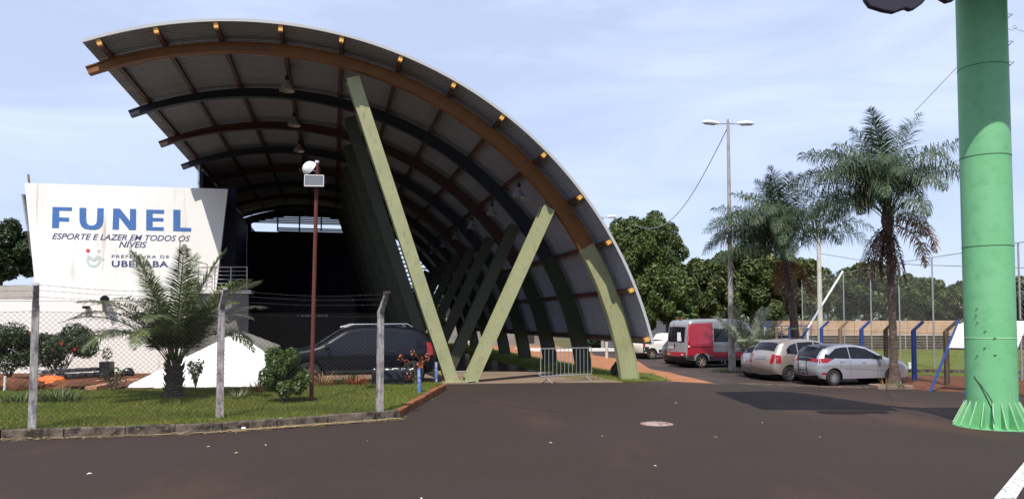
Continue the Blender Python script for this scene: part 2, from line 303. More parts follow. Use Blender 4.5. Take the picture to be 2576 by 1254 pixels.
# garden bed (raised lawn) on the left
bed_px = [(1112, 963), (1000, 1030), (948, 1036), (560, 1060), (315, 1074), (0, 1083), (-160, 1090)]
bed = [gp(x, y, .13) for x, y in bed_px]
bed_back = [gp(x, y, .13) for x, y in [(-300, 985), (150, 982), (300, 979), (660, 972), (1020, 962), (1080, 961)]]
draped('garden_lawn', [tuple(p[:2]) for p in bed + bed_back], .13, M['lawn'], .12)
draped('garden_soil', [(-24, 17.8), tuple(bed_back[1][:2]), tuple(bed_back[2][:2]), (-9.5, 26.6), (-24, 26.6)], .05, M['soil'])
draped('football_pitch', [(16.9, 33.5), (60, 20.5), (110, 62), (13.5, 62)], .006, M['pitch'])
# pitch edging kerb and strip of broken ground
e = MB(); e.bar(at_y(2244, 932, 35.5), Vector((60, 19.6, -.42)), .25, .22); tag(e.build('pitch_edging', M['kerb'], None), kind='structure')
draped('verge_dirt', [tuple(P(2230, 977)[:2]), tuple(P(2440, 987)[:2]), tuple(P(2700, 1001)[:2]), (60, 19.0), (60, 20), (16.9, 33.0), (15.5, 33)], .010, M['soil'])
# kerb of the garden: separate stones
kt = thing('garden_kerb', 'weathered low concrete kerb edging the front lawn along the asphalt', 'kerb', tuple(kb[0]))
def stones(A, B, m, n):
    A, B = Vector(A), Vector(B); off = kb[0]; t = (B - A); nrm = Vector((-t.y, t.x, 0)).normalized()
    if nrm.y < 0: nrm = -nrm
    for i in range(n):
        a = A + t * (i / n); b = A + t * ((i + 1) / n); g = t.normalized() * .006; h = .165 + random.uniform(-.012, .012); k = nrm * .075
        s = MB(); s.bar(a + g + k + Vector((0, 0, h / 2 - .01)) - off, b - g + k + Vector((0, 0, h / 2 - .01)) - off, .15 + random.uniform(-.01, .01), h); s.build('kerb_stone', m, kt, bevel=.018)
pp = [Vector((-16, 9.6, 0))] + kb
for i in range(len(pp) - 1):
    d = (pp[i + 1] - pp[i]).length; stones(pp[i], pp[i + 1], M['kerb_brown'] if i == len(pp) - 2 else M['kerb'], max(1, round(d / .95)))
random.seed(31)
def crack(px0, py0, px1, py1, name='crack'):
    A, B = P(px0, py0), P(px1, py1); n = 26; pts = []; t = (B - A); nn = Vector((-t.y, t.x, 0)).normalized(); off_ = 0
    for i in range(n + 1): off_ += random.gauss(0, .035); pts.append(A + t * i / n + nn * off_)
    V = []; Fc = []
    for i, p in enumerate(pts):
        w = .004 + .007 * random.random(); V += [p - nn * w + Vector((0, 0, .0125)), p + nn * w + Vector((0, 0, .0125))]
        if i: k = 2 * i; Fc.append((k - 2, k, k + 1, k - 1))
    tag(np_obj(name, V, Fc, M['tar']), kind='structure')
M['tar'] = mat('tar', (.012, .010, .009), .8)
crack(1180, 1010, 1400, 1040)
# manhole and road paint
mh = P(1652, 1066); o = MB(); o.lathe([(0, .028), (.15, .03), (.24, .022), (.31, .006), (.34, -.004)], 28)
ob = o.build('manhole_cover', M['manhole'], None, smooth=30); ob.location = mh; tag(ob, 'round sandy grey manhole cover set in the dark asphalt', 'manhole')
draped('road_marking', [tuple(P(2500, 1256)[:2]), tuple(P(2600, 1135)[:2]), tuple(P(2625, 1146)[:2]), tuple(P(2556, 1256)[:2])], .014, M['line_white'])

# ---------------------------------------------------------------- grass blades
def in_poly(X, Y, poly):
    c = np.zeros(len(X), bool); n = len(poly)
    for i in range(n):
        x0, y0 = poly[i]; x1, y1 = poly[(i + 1) % n]
        m = ((y0 > Y) != (y1 > Y)) & (X < (x1 - x0) * (Y - y0) / ((y1 - y0) if y1 != y0 else 1e-9) + x0); c ^= m
    return c
def blades(name, poly, z, n, h0, h1, wd, label_kind='stuff', m='blade'):
    pl = np.array(poly); lo, hi = pl.min(0), pl.max(0)
    X = RNG.uniform(lo[0], hi[0], n * 3); Y = RNG.uniform(lo[1], hi[1], n * 3); k = in_poly(X, Y, [tuple(q) for q in poly]); X, Y = X[k][:n], Y[k][:n]; n = len(X)
    U = (X - F0.x) * BX.x + (Y - F0.y) * BX.y; T = np.clip((U - 7.5) / 4.5, 0, 1); Z = z - .5 * T * T * (3 - 2 * T)
    patch = .6 + .7 * np.abs(np.sin(X * 1.7 + np.sin(Y * 1.3) * 2) * np.sin(Y * 2.1 + X * .6))
    h = RNG.uniform(h0, h1, n) * patch; a = RNG.uniform(0, 2 * np.pi, n); l = RNG.uniform(.2, 1.1, n) * h; b = RNG.uniform(0, 2 * np.pi, n)
    w = wd * RNG.uniform(.6, 1.3, n)
    base = np.stack([X, Y, Z], 1); dx = np.stack([np.cos(a) * w, np.sin(a) * w, 0 * a], 1); tip = base + np.stack([np.cos(b) * l, np.sin(b) * l, h], 1)
    V = np.stack([base - dx, base + dx, tip], 1).reshape(-1, 3); Fc = np.arange(3 * n).reshape(-1, 3)
    return tag(np_obj(name, V, Fc, M[m]), kind='stuff')
fr = [tuple(p[:2]) for p in bed + bed_back]
g = blades('lawn_grass', fr, .125, 150000, .03, .085, .006); tag(g, 'short green grass with sandy patches inside the garden kerb', 'grass')
g = blades('verge_grass', grass_poly, .01, 60000, .03, .11, .008); tag(g, 'bright green grass growing beside the canopy feet', 'grass')

# ================================================================= CANOPY
CUc, CVc, R_ARCH, R_ROOF = -5.66, -1.6, 11.35, 11.78
SP, NB = 4.5, 8
canopy = thing('vaulted_canopy', 'huge curved steel canopy with ochre and green arches on V shaped legs', 'canopy', tuple(F0), YAW)
def pol(R, deg, w): a = rad(deg); return Vector((CUc + R * math.cos(a), w, CVc + R * math.sin(a)))
A_SPLIT = math.degrees(math.atan2(*(lambda q: (q[2] - CVc, q[0] - CUc))(at_w(1478, 618, 0))))
def arch_depth(a): return float(np.interp(a, [8, 30, 55, 90, 115], [.60, .50, .40, .30, .22]))
def arch_mesh(a0, a1, n, extra=0.0, fw=.24):
    b = MB(); fl = .03; RO = R_ARCH + .22
    for part in range(4):
        vs = []; fs = []
        for i in range(n + 1):
            a = a0 + (a1 - a0) * i / n; ri = RO - arch_depth(a) - extra; h = fw / 2 + extra
            r0, r1, w0, w1 = [(ri, ri + fl, -h, h), (RO - fl, RO, -h, h), (ri + fl, RO - fl, -h + .035, -h + .055), (ri + fl, RO - fl, h - .055, h - .035)][part]
            vs += [pol(r0, a, w0), pol(r1, a, w0), pol(r1, a, w1), pol(r0, a, w1)]
        for i in range(n):
            k = 4 * i
            for j in range(4): fs.append((k + j, k + (j + 1) % 4, k + 4 + (j + 1) % 4, k + 4 + j))
        fs += [(0, 1, 2, 3), tuple(4 * n + j for j in (3, 2, 1, 0))]; b.add(vs, fs)
    return b
A_FOOT = math.degrees(math.asin((-CVc - .02) / R_ARCH)); A_TIP = 114.9
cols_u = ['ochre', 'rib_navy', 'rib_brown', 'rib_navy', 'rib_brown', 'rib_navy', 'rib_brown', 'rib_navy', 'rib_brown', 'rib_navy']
cache = {}
for k in range(NB):
    up = cols_u[k]; lowm = 'leg_green' if k == 0 else 'rib_green_shaded'
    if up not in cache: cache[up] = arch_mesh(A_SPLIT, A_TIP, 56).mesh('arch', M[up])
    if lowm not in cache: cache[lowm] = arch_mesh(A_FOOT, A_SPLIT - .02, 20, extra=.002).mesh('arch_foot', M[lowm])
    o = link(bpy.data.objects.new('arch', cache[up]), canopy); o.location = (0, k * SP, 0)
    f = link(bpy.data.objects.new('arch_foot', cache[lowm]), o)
# V legs
La = at_w(887, 199, 0); Rb = at_w(1378, 524, 0)
def leg_mesh(p1, side, m):
    b = MB(); p0 = Vector((side * .22, 0, 0)); p1 = Vector((p1[0], 0, p1[2])); t = (p1 - p0).normalized(); n = Vector((t.z, 0, -t.x))
    fw, dp = .39, .40
    for yy in (-dp / 2, dp / 2): b.bar(p0 + Vector((0, yy, -.1)), p1 + Vector((0, yy, 0)), fw, .022, up=(0, 1, 0))
    b.bar(p0 - Vector((0, 0, .1)), p1, .022, dp - .024, up=(0, 1, 0))
    for q in (.02, .985): c = p0 + (p1 - p0) * q; b.bar(c - t * .012, c + t * .012, fw - .02, dp - .03, up=(0, 1, 0))
    return b.mesh('column_leg', m)
lgL = [leg_mesh(La, -1, M['leg_green']), leg_mesh(Rb, 1, M['leg_green'])]; lgD = [leg_mesh(La, -1, M['leg_green_shaded']), leg_mesh(Rb, 1, M['leg_green_shaded'])]
for k in range(NB):
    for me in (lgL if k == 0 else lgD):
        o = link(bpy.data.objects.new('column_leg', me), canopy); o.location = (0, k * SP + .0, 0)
    p = MB(); p.box((0, k * SP, .045), (1.05, .55, .03)); p.build('base_plate', M['leg_green'], canopy, bevel=.006)
    p = MB(); p.tube([(-.2, k * SP, .34), (.22, k * SP, .34)], .02, 6); p.build('tie_rod', M['galv'], canopy)
# purlins
tips = [(253, 118), (395, 88), (544, 74), (705, 80), (858, 105), (1005, 155), (1139, 218), (1262, 297), (1370, 388), (1462, 494), (1538, 606), (1596, 727), (1625, 855)]
OVER = 1.2; WEND = (NB - 1) * SP + 1.8
angs = [math.degrees(math.atan2(q[2] - CVc, q[0] - CUc)) for q in (at_w(x, y, -OVER) for x, y in tips)]
pb = None
for a in angs:
    b = MB(); R0, R1 = R_ARCH + .222, R_ROOF - .052; hw = .055
    t = Vector((-math.sin(rad(a)), 0, math.cos(rad(a)))); n = Vector((math.cos(rad(a)), 0, math.sin(rad(a)))); c = Vector((CUc, 0, CVc))
    def bx(r0, r1, s0, s1, w0, w1, bb):
        vs = [c + n * r + t * s + Vector((0, w, 0)) for w in (w0, w1) for r, s in ((r0, s0), (r1, s0), (r1, s1), (r0, s1))]
        bb.add(vs, [(0, 1, 2, 3), (7, 6, 5, 4), (0, 4, 5, 1), (1, 5, 6, 2), (2, 6, 7, 3), (3, 7, 4, 0)])
    bx(R0, R1, -hw, -hw + .012, -OVER + .15, WEND - .2, b); bx(R0, R0 + .012, -hw + .013, hw, -OVER + .15, WEND - .2, b); bx(R1 - .012, R1, -hw + .013, hw, -OVER + .15, WEND - .2, b)
    o = b.build('purlin', M['purlin'], canopy)
    e = MB(); bx(R0 - .004, R1, -hw - .004, hw + .004, -OVER + .02, -OVER + .149, e); e.build('purlin_cap', M['ochre_end'], o)
# roof sheets: one curved corrugated sheet per metre
def sheet_mesh():
    a0, a1, n = 13.6, 113.2, 64; prof = []; w = 0; p = 1.0 / 6
    for i in range(6): prof += [(i * p, 0), (i * p + p * .52, 0), (i * p + p * .64, .038), (i * p + p * .88, .038)]
    prof.append((1.0, 0)); m = len(prof); vs = []; fs = []
    for lay in (0, .012):
        for i in range(n + 1):
            a = rad(a0 + (a1 - a0) * i / n)
            for (y, h) in prof: r = R_ROOF - .045 + h + lay; vs.append((CUc + r * math.cos(a), y, CVc + r * math.sin(a)))
    K = (n + 1) * m
    for lay in (0, 1):
        for i in range(n):
            for j in range(m - 1):
                q = lay * K + i * m + j; fs.append((q, q + 1, q + m + 1, q + m) if lay else (q + m, q + m + 1, q + 1, q))
    for i in range(n): fs.append((i * m, i * m + m, K + i * m + m, K + i * m)); fs.append((i * m + m - 1, K + i * m + m - 1, K + i * m + 2 * m - 1, i * m + 2 * m - 1))
    for j in range(m - 1): fs.append((j, K + j, K + j + 1, j + 1)); fs.append((n * m + j, n * m + j + 1, K + n * m + j + 1, K + n * m + j))
    me = bpy.data.meshes.new('roof_sheet'); me.from_pydata(vs, [], fs); me.materials.append(M['roof']); return me
sm = sheet_mesh(); nsh = int(WEND + OVER)
for i in range(nsh):
    o = link(bpy.data.objects.new('roof_sheet', sm), canopy); o.location = (0, -OVER + i * 1.0, 0); o.scale = (1, .996, 1)
b = MB(); vs = []; fs = []; n = 64
for i in range(n + 1):
    a = 13.6 + (113.2 - 13.6) * i / n
    vs += [pol(R_ROOF - .05, a, -OVER - .03), pol(R_ROOF + .035, a, -OVER - .03), pol(R_ROOF + .035, a, -OVER + .06), pol(R_ROOF + .02, a, -OVER + .06), pol(R_ROOF + .02, a, -OVER - .01), pol(R_ROOF - .05, a, -OVER - .01)]
for i in range(n):
    for j in range(6): fs.append((6 * i + j, 6 * i + (j + 1) % 6, 6 * i + 6 + (j + 1) % 6, 6 * i + 6 + j))
b.add(vs, fs); b.build('roof_trim', M['fascia'], canopy)
# high bay lamps hanging from purlins
def high_bay():
    r = thing('pendant_lamp', None, 'lamp')
    b = MB(); b.lathe([(.0, .34), (.05, .34), (.06, .28), (.07, .25), (.20, .12), (.245, .0), (.235, .0), (.19, .11), (.06, .23), (0, .23)], 20); b.build('lamp_shade', M['galv'], r, smooth=40)
    b = MB(); b.lathe([(0, .50), (.055, .50), (.065, .47), (.065, .37), (.04, .341), (0, .341)], 14); b.build('ballast', M['dark_steel'], r, smooth=40)
    b = MB(); b.tube([(0, 0, .50), (0, 0, .56), (.03, 0, .60), (.03, 0, .66), (0, 0, .70), (0, 0, .86)], .010, 6); b.build('hook', M['dark_steel'], r)
    return r
HB = high_bay(); first = True
def uvw(u, w, v): p = xy(u, w); return Vector((p.x, p.y, v))
for row, (px, py) in enumerate([(1305, 493), (722, 225)]):
    q = at_w(px, py, 2.25)
    for k in range(6 if row == 0 else 4):
        o = HB if first else copy_tree(HB); first = False
        o.location = uvw(q[0], 2.25 + k * SP, q[2] - .05)
        side = ['right hand row', 'left hand row'][row]; nth = ['nearest', 'second nearest', 'third', 'fourth', 'fifth', 'farthest'][k]
        o['label'] = f'bell shaped grey lamp under the canopy, {nth} of the {side}'; o['group'] = 'bell lamps hanging under the canopy'

# ================================================================= BUILDING UNDER AND BESIDE THE CANOPY
WS = 14.2
bld = thing('sports_building', 'white building with slanted blue lettered wall and balcony beside the canopy', 'building', tuple(F0), YAW)
def S(px, py, w=WS): q = at_w(px, py, w); return (q[0], q[2])
def wallpoly(name, poly, w0, w1, m, parent=bld):      # polygon (u,v) extruded from w0 (front) to w1
    b = MB(); n = len(poly); b.add([(u, w0, v) for u, v in poly] + [(u, w1, v) for u, v in poly], [tuple(range(n)), tuple(range(n, 2 * n))[::-1]] + [(i, i + n, (i + 1) % n + n, (i + 1) % n) for i in range(n)])
    return b.build(name, m, parent)
sw = wallpoly('sign_wall', [S(62, 460), S(573, 475), S(540, 760), S(92, 760)], WS, WS + .25, M['white_wall'])
zb = S(540, 760)[1]
wallpoly('lower_wall', [(S(92, 760)[0], 0), (S(92, 760)[0], zb - .01), (S(478, 760)[0], zb - .01), (S(478, 760)[0], 0)], WS + .02, WS + .3, M['white_wall'])
wallpoly('balcony_side_wall', [(S(479, 760)[0], 0), (S(479, 740)[0], S(479, 741)[1]), (S(632, 741)[0], S(632, 741)[1]), (S(632, 741)[0], 0)], WS - 1.1, WS - .9, M['grey_wall'])
q0, q1 = S(455, 728, WS - 1.2), S(632, 738, WS - 1.2)
b = MB(); b.add([(q0[0], WS - 1.25, q1[1]), (q1[0], WS - 1.25, q1[1]), (q1[0], WS - .01, q1[1]), (q0[0], WS - .01, q1[1]), (q0[0], WS - 1.25, q0[1]), (q1[0], WS - 1.25, q0[1]), (q1[0], WS - .01, q0[1]), (q0[0], WS - .01, q0[1])],
    [(0, 3, 2, 1), (4, 5, 6, 7), (0, 1, 5, 4), (1, 2, 6, 5), (2, 3, 7, 6), (3, 0, 4, 7)]); b.build('balcony_slab', M['annex_wall'], bld)
def rail(x0, x1, ytl, ytr, yb, w, posts):
    r = MB()
    a, c = S(x0, ytl, w), S(x1, ytr, w); bt = S(x0, yb, w)[1]
    for k in range(6):
        f = k / 5.0; za = bt + .1 + (a[1] - bt - .1) * f; zc = bt + .1 + (c[1] - bt - .1) * f
        r.tube([(a[0], w, za), (c[0], w, zc)], .028 if k == 5 else .016, 6)
    for k in range(posts):
        f = k / (posts - 1); u = a[0] + (c[0] - a[0]) * f; r.tube([(u, w, bt), (u, w, a[1] + (c[1] - a[1]) * f)], .026, 6)
    return r
rail(458, 622, 672, 671, 727, WS - 1.2, 5).build('balcony_railing', M['galv'], bld); rail(460, 521, 648, 664, 727, WS - .35, 2).build('stair_railing', M['galv'], bld)
# interior volumes
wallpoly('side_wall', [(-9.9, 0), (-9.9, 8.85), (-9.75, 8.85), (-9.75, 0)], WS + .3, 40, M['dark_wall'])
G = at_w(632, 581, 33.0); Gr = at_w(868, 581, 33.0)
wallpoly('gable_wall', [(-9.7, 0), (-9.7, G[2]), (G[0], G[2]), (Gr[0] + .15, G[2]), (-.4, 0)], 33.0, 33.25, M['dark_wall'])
# gable opening: frame mullions and louvre slats above the gable wall
apx = at_w(750, 515, 33.0); 
for px in (630, 698, 753, 808, 862):
    q = at_w(px, 581, 33.0); top = CVc + math.sqrt(R_ARCH ** 2 - (q[0] - CUc) ** 2) - .1
    b = MB(); b.box((q[0], 33.1, (q[2] + top) / 2), (.10, .1, top - q[2])); b.build('mullion', M['dark_front'], bld)
z = G[2] + .04; zt = CVc + R_ARCH; k = 0
while z < zt - .15:
    du = math.sqrt(max(.01, (R_ARCH - .2) ** 2 - (z - CVc) ** 2)); u0 = max(G[0], CUc - du); u1 = min(Gr[0] + .1, CUc + du)
    mid = G[2] + .44
    if z < mid: u0 = max(u0, at_w(700, 581, 33)[0]) if z > G[2] + .03 else u0
    if u1 > u0 + .2 and not (G[2] + .40 < z < G[2] + .56): 
        s = MB(); s.bar((u0, 33.1, z), (u1, 33.1, z), .10, .066, up=(0, .3, .95)); s.build('louvre_slat', M['dark_front'], bld)
    z += .125; k += 1
wallpoly('gable_side', [(-9.7, G[2] + .01), (G[0] - .01, G[2] + .01), (G[0] - .01, 9.4), (-9.7, 8.6)], 33.0, 33.2, M['dark_wall'])
arc_ = [(CUc + R_ * math.cos(rad(a_)), CVc + R_ * math.sin(rad(a_))) for R_, rng in ((10.98, range(70, 114, 3)), (11.5, range(112, 69, -3))) for a_ in rng]
wallpoly('gable_trim', arc_, 32.9, 33.0, M['dark_front'])
# ground floor block with a dark front and a row of light letters
LB = at_w(632, 752, 20.0); LR = at_w(897, 752, 20.0)
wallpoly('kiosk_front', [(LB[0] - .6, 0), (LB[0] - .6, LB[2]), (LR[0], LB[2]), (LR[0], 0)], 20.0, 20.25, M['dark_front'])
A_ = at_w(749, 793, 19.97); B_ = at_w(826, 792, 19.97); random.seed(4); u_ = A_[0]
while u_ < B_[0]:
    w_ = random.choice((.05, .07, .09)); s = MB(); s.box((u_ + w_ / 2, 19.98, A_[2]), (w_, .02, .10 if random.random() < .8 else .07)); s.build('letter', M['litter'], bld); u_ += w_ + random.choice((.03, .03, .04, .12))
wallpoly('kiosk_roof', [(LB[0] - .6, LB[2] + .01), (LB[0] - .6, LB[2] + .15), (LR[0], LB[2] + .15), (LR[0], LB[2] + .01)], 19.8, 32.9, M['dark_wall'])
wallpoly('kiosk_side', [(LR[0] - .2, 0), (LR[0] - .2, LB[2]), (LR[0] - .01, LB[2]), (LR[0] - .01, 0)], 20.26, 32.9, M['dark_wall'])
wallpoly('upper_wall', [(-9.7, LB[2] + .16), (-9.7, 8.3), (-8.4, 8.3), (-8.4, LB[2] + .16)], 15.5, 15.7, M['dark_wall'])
# end screen of the passage with louvres
ends = 33.05
for k in range(26):
    z = .6 + k * .32
    if random.random() < .8:
        s = MB(); s.bar((-.3, ends, z), (4.4 - max(0, z - 5) * .5, ends, z), .22, .03, up=(0, .3, .95)); s.build('louvre_slat', M['dark_front'], bld)

# side louvres (left edge of the vault, above the sign wall)
for k in range(18):
    z = 7.7 + k * .085
    s = MB(); s.bar((-10.0, WS + .6, z), (-10.0, 30, z), .10, .02, up=(.5, 0, .85)); s.build('side_slat', M['galv'], bld)
for w in (WS + .6, WS + 3, WS + 6, WS + 10):
    s = MB(); s.box((-9.9, w, 8.35), (.07, .07, 1.5)); s.build('louvre_post', M['dark_steel'], bld)
# left end fin of the sign wall
a = S(57, 452); c = S(80, 640); b = MB(); b.bar((a[0], WS + .6, a[1] + .35), (c[0], WS + .6, c[1]), .07, .07); b.build('fin_post', M['tan_post'], bld)
for k in range(36):
    f = k / 35; p = Vector((a[0] + (c[0] - a[0]) * f - .1, WS + .6, a[1] - .6 + (c[1] - a[1] + .6) * f)); s = MB(); s.box(p, (.15, .5, .03)); s.build('fin_slat', M['grey_wall'], bld)
# lettering
LET = MB(); TH_ = .012
def onwall(poly_px): return [S(x, y) for x, y in poly_px]
def letter(polys, m, name='letter'):
    b = MB()
    for i, poly in enumerate(polys):
        n = len(poly); w0 = WS - TH_ - .0008 * i
        b.add([(u, w0, v) for u, v in poly] + [(u, WS - .001, v) for u, v in poly], [tuple(range(n)), tuple(range(n, 2 * n))[::-1]] + [(k, k + n, (k + 1) % n + n, (k + 1) % n) for k in range(n)])
    return b.build(name, m, sw)
def ctr(px, py): return S(px, py)
def rect(x0, x1, yt0, yt1, yb0, yb1): return onwall([(x0, yt0), (x1, yt1), (x1, yb1), (x0, yb0)])
F_ = onwall([(132, 520), (181, 521), (181, 530), (149, 529.5), (149, 546), (174, 547), (174, 557), (149, 556.5), (148, 573), (131, 573)])
letter([F_], M['blue_paint'])
up_ = [(200, 522), (217, 522.5)]
U_ = [(200, 522), (217, 522.4), (217, 553), (219, 561), (224, 566), (232, 567), (239, 565), (243, 560), (244, 552), (245, 523), (261, 523.5), (260, 556), (257, 567), (250, 574.5), (240, 577.5), (228, 577.5), (213, 575), (204, 568), (200, 556)]
letter([onwall(U_)], M['blue_paint'])
N_ = [(285, 524), (302, 524.4), (327, 556), (327, 525), (342.5, 525.4), (342, 578), (325, 577.8), (300, 546), (299, 577), (283, 576.6)]
letter([onwall(N_)], M['blue_paint'])
E_ = [(368, 526.6), (413, 527.6), (412.6, 537), (384, 536.4), (384, 547.5), (411, 548), (411, 556.5), (384, 556), (384, 570.5), (412, 571), (411.6, 580), (367.6, 579)]
letter([onwall(E_)], M['blue_paint'])
L_ = [(436, 527), (454, 527.4), (453.6, 572), (481, 572.8), (480.6, 582), (435.6, 580.6)]
letter([onwall(L_)], M['blue_paint'])
def text(txt, x0, x1, ybase, ytop, m, name, shear=0.0, bold=0.0, dyb=0.0, spacing=1.0):
    c = bpy.data.curves.new(name, 'FONT'); c.body = txt; c.size = 1; c.shear = shear; c.offset = bold; c.extrude = 0.004; c.space_character = spacing
    t = bpy.data.objects.new(name, c); COL.objects.link(t); dg = bpy.context.evaluated_depsgraph_get(); dg.update()
    me = bpy.data.meshes.new_from_object(t.evaluated_get(dg)); bpy.data.objects.remove(t)
    co = np.array([v.co[:] for v in me.vertices]); lo, hi = co.min(0), co.max(0); A = S(x0, ybase); B = S(x1, ybase + dyb); T = S(x0, ytop)
    for v in me.vertices:
        f = (v.co.x - lo[0]) / (hi[0] - lo[0]); g = v.co.y / .70
        v.co = Vector((A[0] + (B[0] - A[0]) * f, WS - .006 + (.005 if v.co.z < 0 else -.005), A[1] + (B[1] - A[1]) * f + g * (T[1] - A[1])))
    me.materials.clear(); me.materials.append(m); return link(bpy.data.objects.new(name, me), sw)
text('ESPORTE E LAZER EM TODOS OS', 131, 478, 600.5, 586, M['navy_paint'], 'motto', .3, .006, 6)
text('NÍVEIS', 299, 369, 621.5, 606.5, M['navy_paint'], 'motto', .3, .011, 1)
text('PREFEITURA DE', 281, 425, 648, 640.5, M['navy_paint'], 'town_name', 0, .004, 1, 1.25)
text('UBERABA', 281, 423, 670, 655, M['navy_paint'], 'town_name', 0, .022, 1, 1.1)
def disc(px, py, r, m):
    c = S(px, py); s = S(px + r, py)[0] - c[0]; letter([[(c[0] + s * math.cos(a * .5236), c[1] + s * math.sin(a * .5236)) for a in range(12)]], m, 'emblem_dot')
disc(221.5, 630, 5.5, M['red_dot']); disc(248.5, 630.5, 5, M['pale_grey_paint'])
def arc_px(cx, cy, r0, r1, a0, a1, n=14): 
    o_ = [(cx + r1 * math.cos(rad(a0 + (a1 - a0) * i / n)), cy + r1 * math.sin(rad(a0 + (a1 - a0) * i / n))) for i in range(n + 1)]
    return o_ + [(cx + r0 * math.cos(rad(a1 + (a0 - a1) * i / n)), cy + r0 * math.sin(rad(a1 + (a0 - a1) * i / n))) for i in range(n + 1)]
letter([onwall(arc_px(235, 653, 12, 18.5, -8, 195))], M['pale_green_paint'], 'emblem_bowl')
letter([onwall([(217, 641), (223, 640), (235, 649), (246, 640), (251, 641), (263, 651), (261, 655), (249, 650), (236, 657), (222, 650)])], M['pale_grey_paint'], 'emblem_arms')
# dirty streaks run down from the top of the sign: dark conduit line at its right
b = MB(); q = S(453, 605); q2 = S(447, 700); b.tube([(q[0], WS - .03, q[1]), (q2[0], WS - .03, q2[1])], .012, 5); b.build('conduit', M['trim'], bld)
# annex wall in front, low and long
AN = 27.0
anx = thing('annex_wall', 'long low white garden wall below the lettered wall', 'wall', (0, AN, 0))
tl = at_y(-200, 757, AN); tr = at_y(470, 758, AN)
b = MB(); b.box(((tl.x + tr.x) / 2 - 3, .15, tr.z / 2), (tr.x - tl.x + 6, .3, tr.z)); b.build('wall_face', M['annex_wall'], anx, bevel=.01)
b = MB(); b.box(((tl.x + tr.x) / 2 - 3, .15, tr.z + .04), (tr.x - tl.x + 6.1, .32, .05)); b.build('coping', M['annex_wall'], anx, bevel=.01)
ar = thing('rear_wall', 'grey stained wall at the far left behind the low white wall', 'wall', (0, 33, 0))
p0, p1 = at_y(-200, 722, 33), at_y(88, 718, 33); b = MB(); b.box(((p0.x + p1.x) / 2, 0, p1.z / 2), (p1.x - p0.x, .3, p1.z)); b.build('wall_face', mat('old_wall', (.42, .37, .33), .9, var=(.8, (.28, .24, .21), .45, .7), streak=(1.5, (.15, .13, .11), .58, .78, (1, 1, .3))), ar)
# security camera + small box on annex wall
cc = at_y(262, 752, AN - .35); sc_ = thing('security_camera', 'white cylindrical camera with black hood on the low white wall', 'camera', tuple(cc), rad(35))
b = MB(); b.tube([(0, .22, .06), (0, -.10, 0)], .13, 14); b.build('housing', M['lamp_white'], sc_, smooth=40); b = MB(); b.tube([(0, -.101, 0), (0, -.18, -.02)], [.145, .15], 14); b.build('lens_hood', M['black'], sc_, smooth=40)
b = MB(); b.tube([(0, .08, -.1), (.05, .25, -.42)], .07, 8); b.build('bracket', M['pole_grey'], sc_)
cb = at_y(217, 772, AN - .12); b = MB(); b.box((0, 0, 0), (.22, .14, .10)); b.box((.0, -.09, .02), (.16, .05, .05)); o = b.build('junction_box', M['black'], None, bevel=.01); o.location = cb; tag(o, 'small black box fixed on the low white wall left of the camera', 'box')
# white ramp / sloping slab
rp = thing('sloping_slab', 'bright white sloping concrete slab rising behind the front palm', 'slab', tuple(gp(301, 979)))
B0 = gp(301, 979); B1 = gp(668, 974); Tp = at_y(597, 834, 23.2); Rt = at_y(705, 905, 24.5); Bk = at_y(560, 880, 27); off = B0
R1 = at_y(672, 890, 22.4); G1 = at_y(612, 832, 24.3); G2 = at_y(706, 868, 24.6)
b = MB(); b.add([v - off for v in (B0, B1, R1, Tp, Vector((B0.x, 25.5, 0)), G1, Vector((B0.x, B0.y, -.1)), Vector((B1.x, B1.y, -.1)))], [(0, 1, 2, 3), (0, 3, 5, 4), (0, 6, 7, 1)]); b.build('white_slab', M['ramp'], rp)
b = MB(); b.add([v - off for v in (Tp, R1, G2, G1, B1, Vector((G2.x, G2.y, 0)))], [(0, 1, 2, 3), (4, 5, 2, 1)]); b.build('shaded_side', M['grey_wall'], rp)  # grey colour stands in for shade on this face of the white slab

# ================================================================= FRONT FENCE
fp = [gp(80, 1099), gp(552, 1062, .05), gp(955, 1043, .08)]
fp = [Vector((p.x, p.y, 0)) for p in fp]
fdir0 = (fp[1] - fp[0]).normalized(); pL = fp[0] - Vector((.85, .53, 0)) * 3.03
fps = [pL] + fp
fence = thing('chain_link_fence', 'chain link fence on three bare concrete posts with barbed wire above the lawn kerb', 'fence', tuple(fp[0]))
FO = fp[0]; tops = []; arms = []
hs = [2.06, 2.08, 2.06, 2.0]; outd = Vector((.55, -.83, 0))
for i, p in enumerate(fps):
    h = hs[i] + .07; b = MB(); c = p - FO; w = .125
    b.bar(c + Vector((0, 0, -.05)), c + Vector((.005, 0, h)), w, w, up=outd, w1=w * .86, d1=w * .86)
    o = b.build('post', M['concrete_post'], fence, bevel=.012)
    b = MB(); tip = c + Vector((0, 0, h)) + outd * .30 + Vector((0, 0, .34)); b.bar(c + Vector((0, 0, h - .03)), tip, .095, .10, up=outd.cross(Vector((0, 0, 1))), w1=.075, d1=.08); b.build('arm', M['concrete_post'], o, bevel=.01)
    if i == 3: b = MB(); b.bar(tip - outd * .05, tip + outd * .07 + Vector((0, 0, .02)), .11, .06); b.build('arm_cap', M['kerb'], o, bevel=.01)
    tops.append(c + Vector((0, 0, h))); arms.append((c + Vector((0, 0, h)), tip))
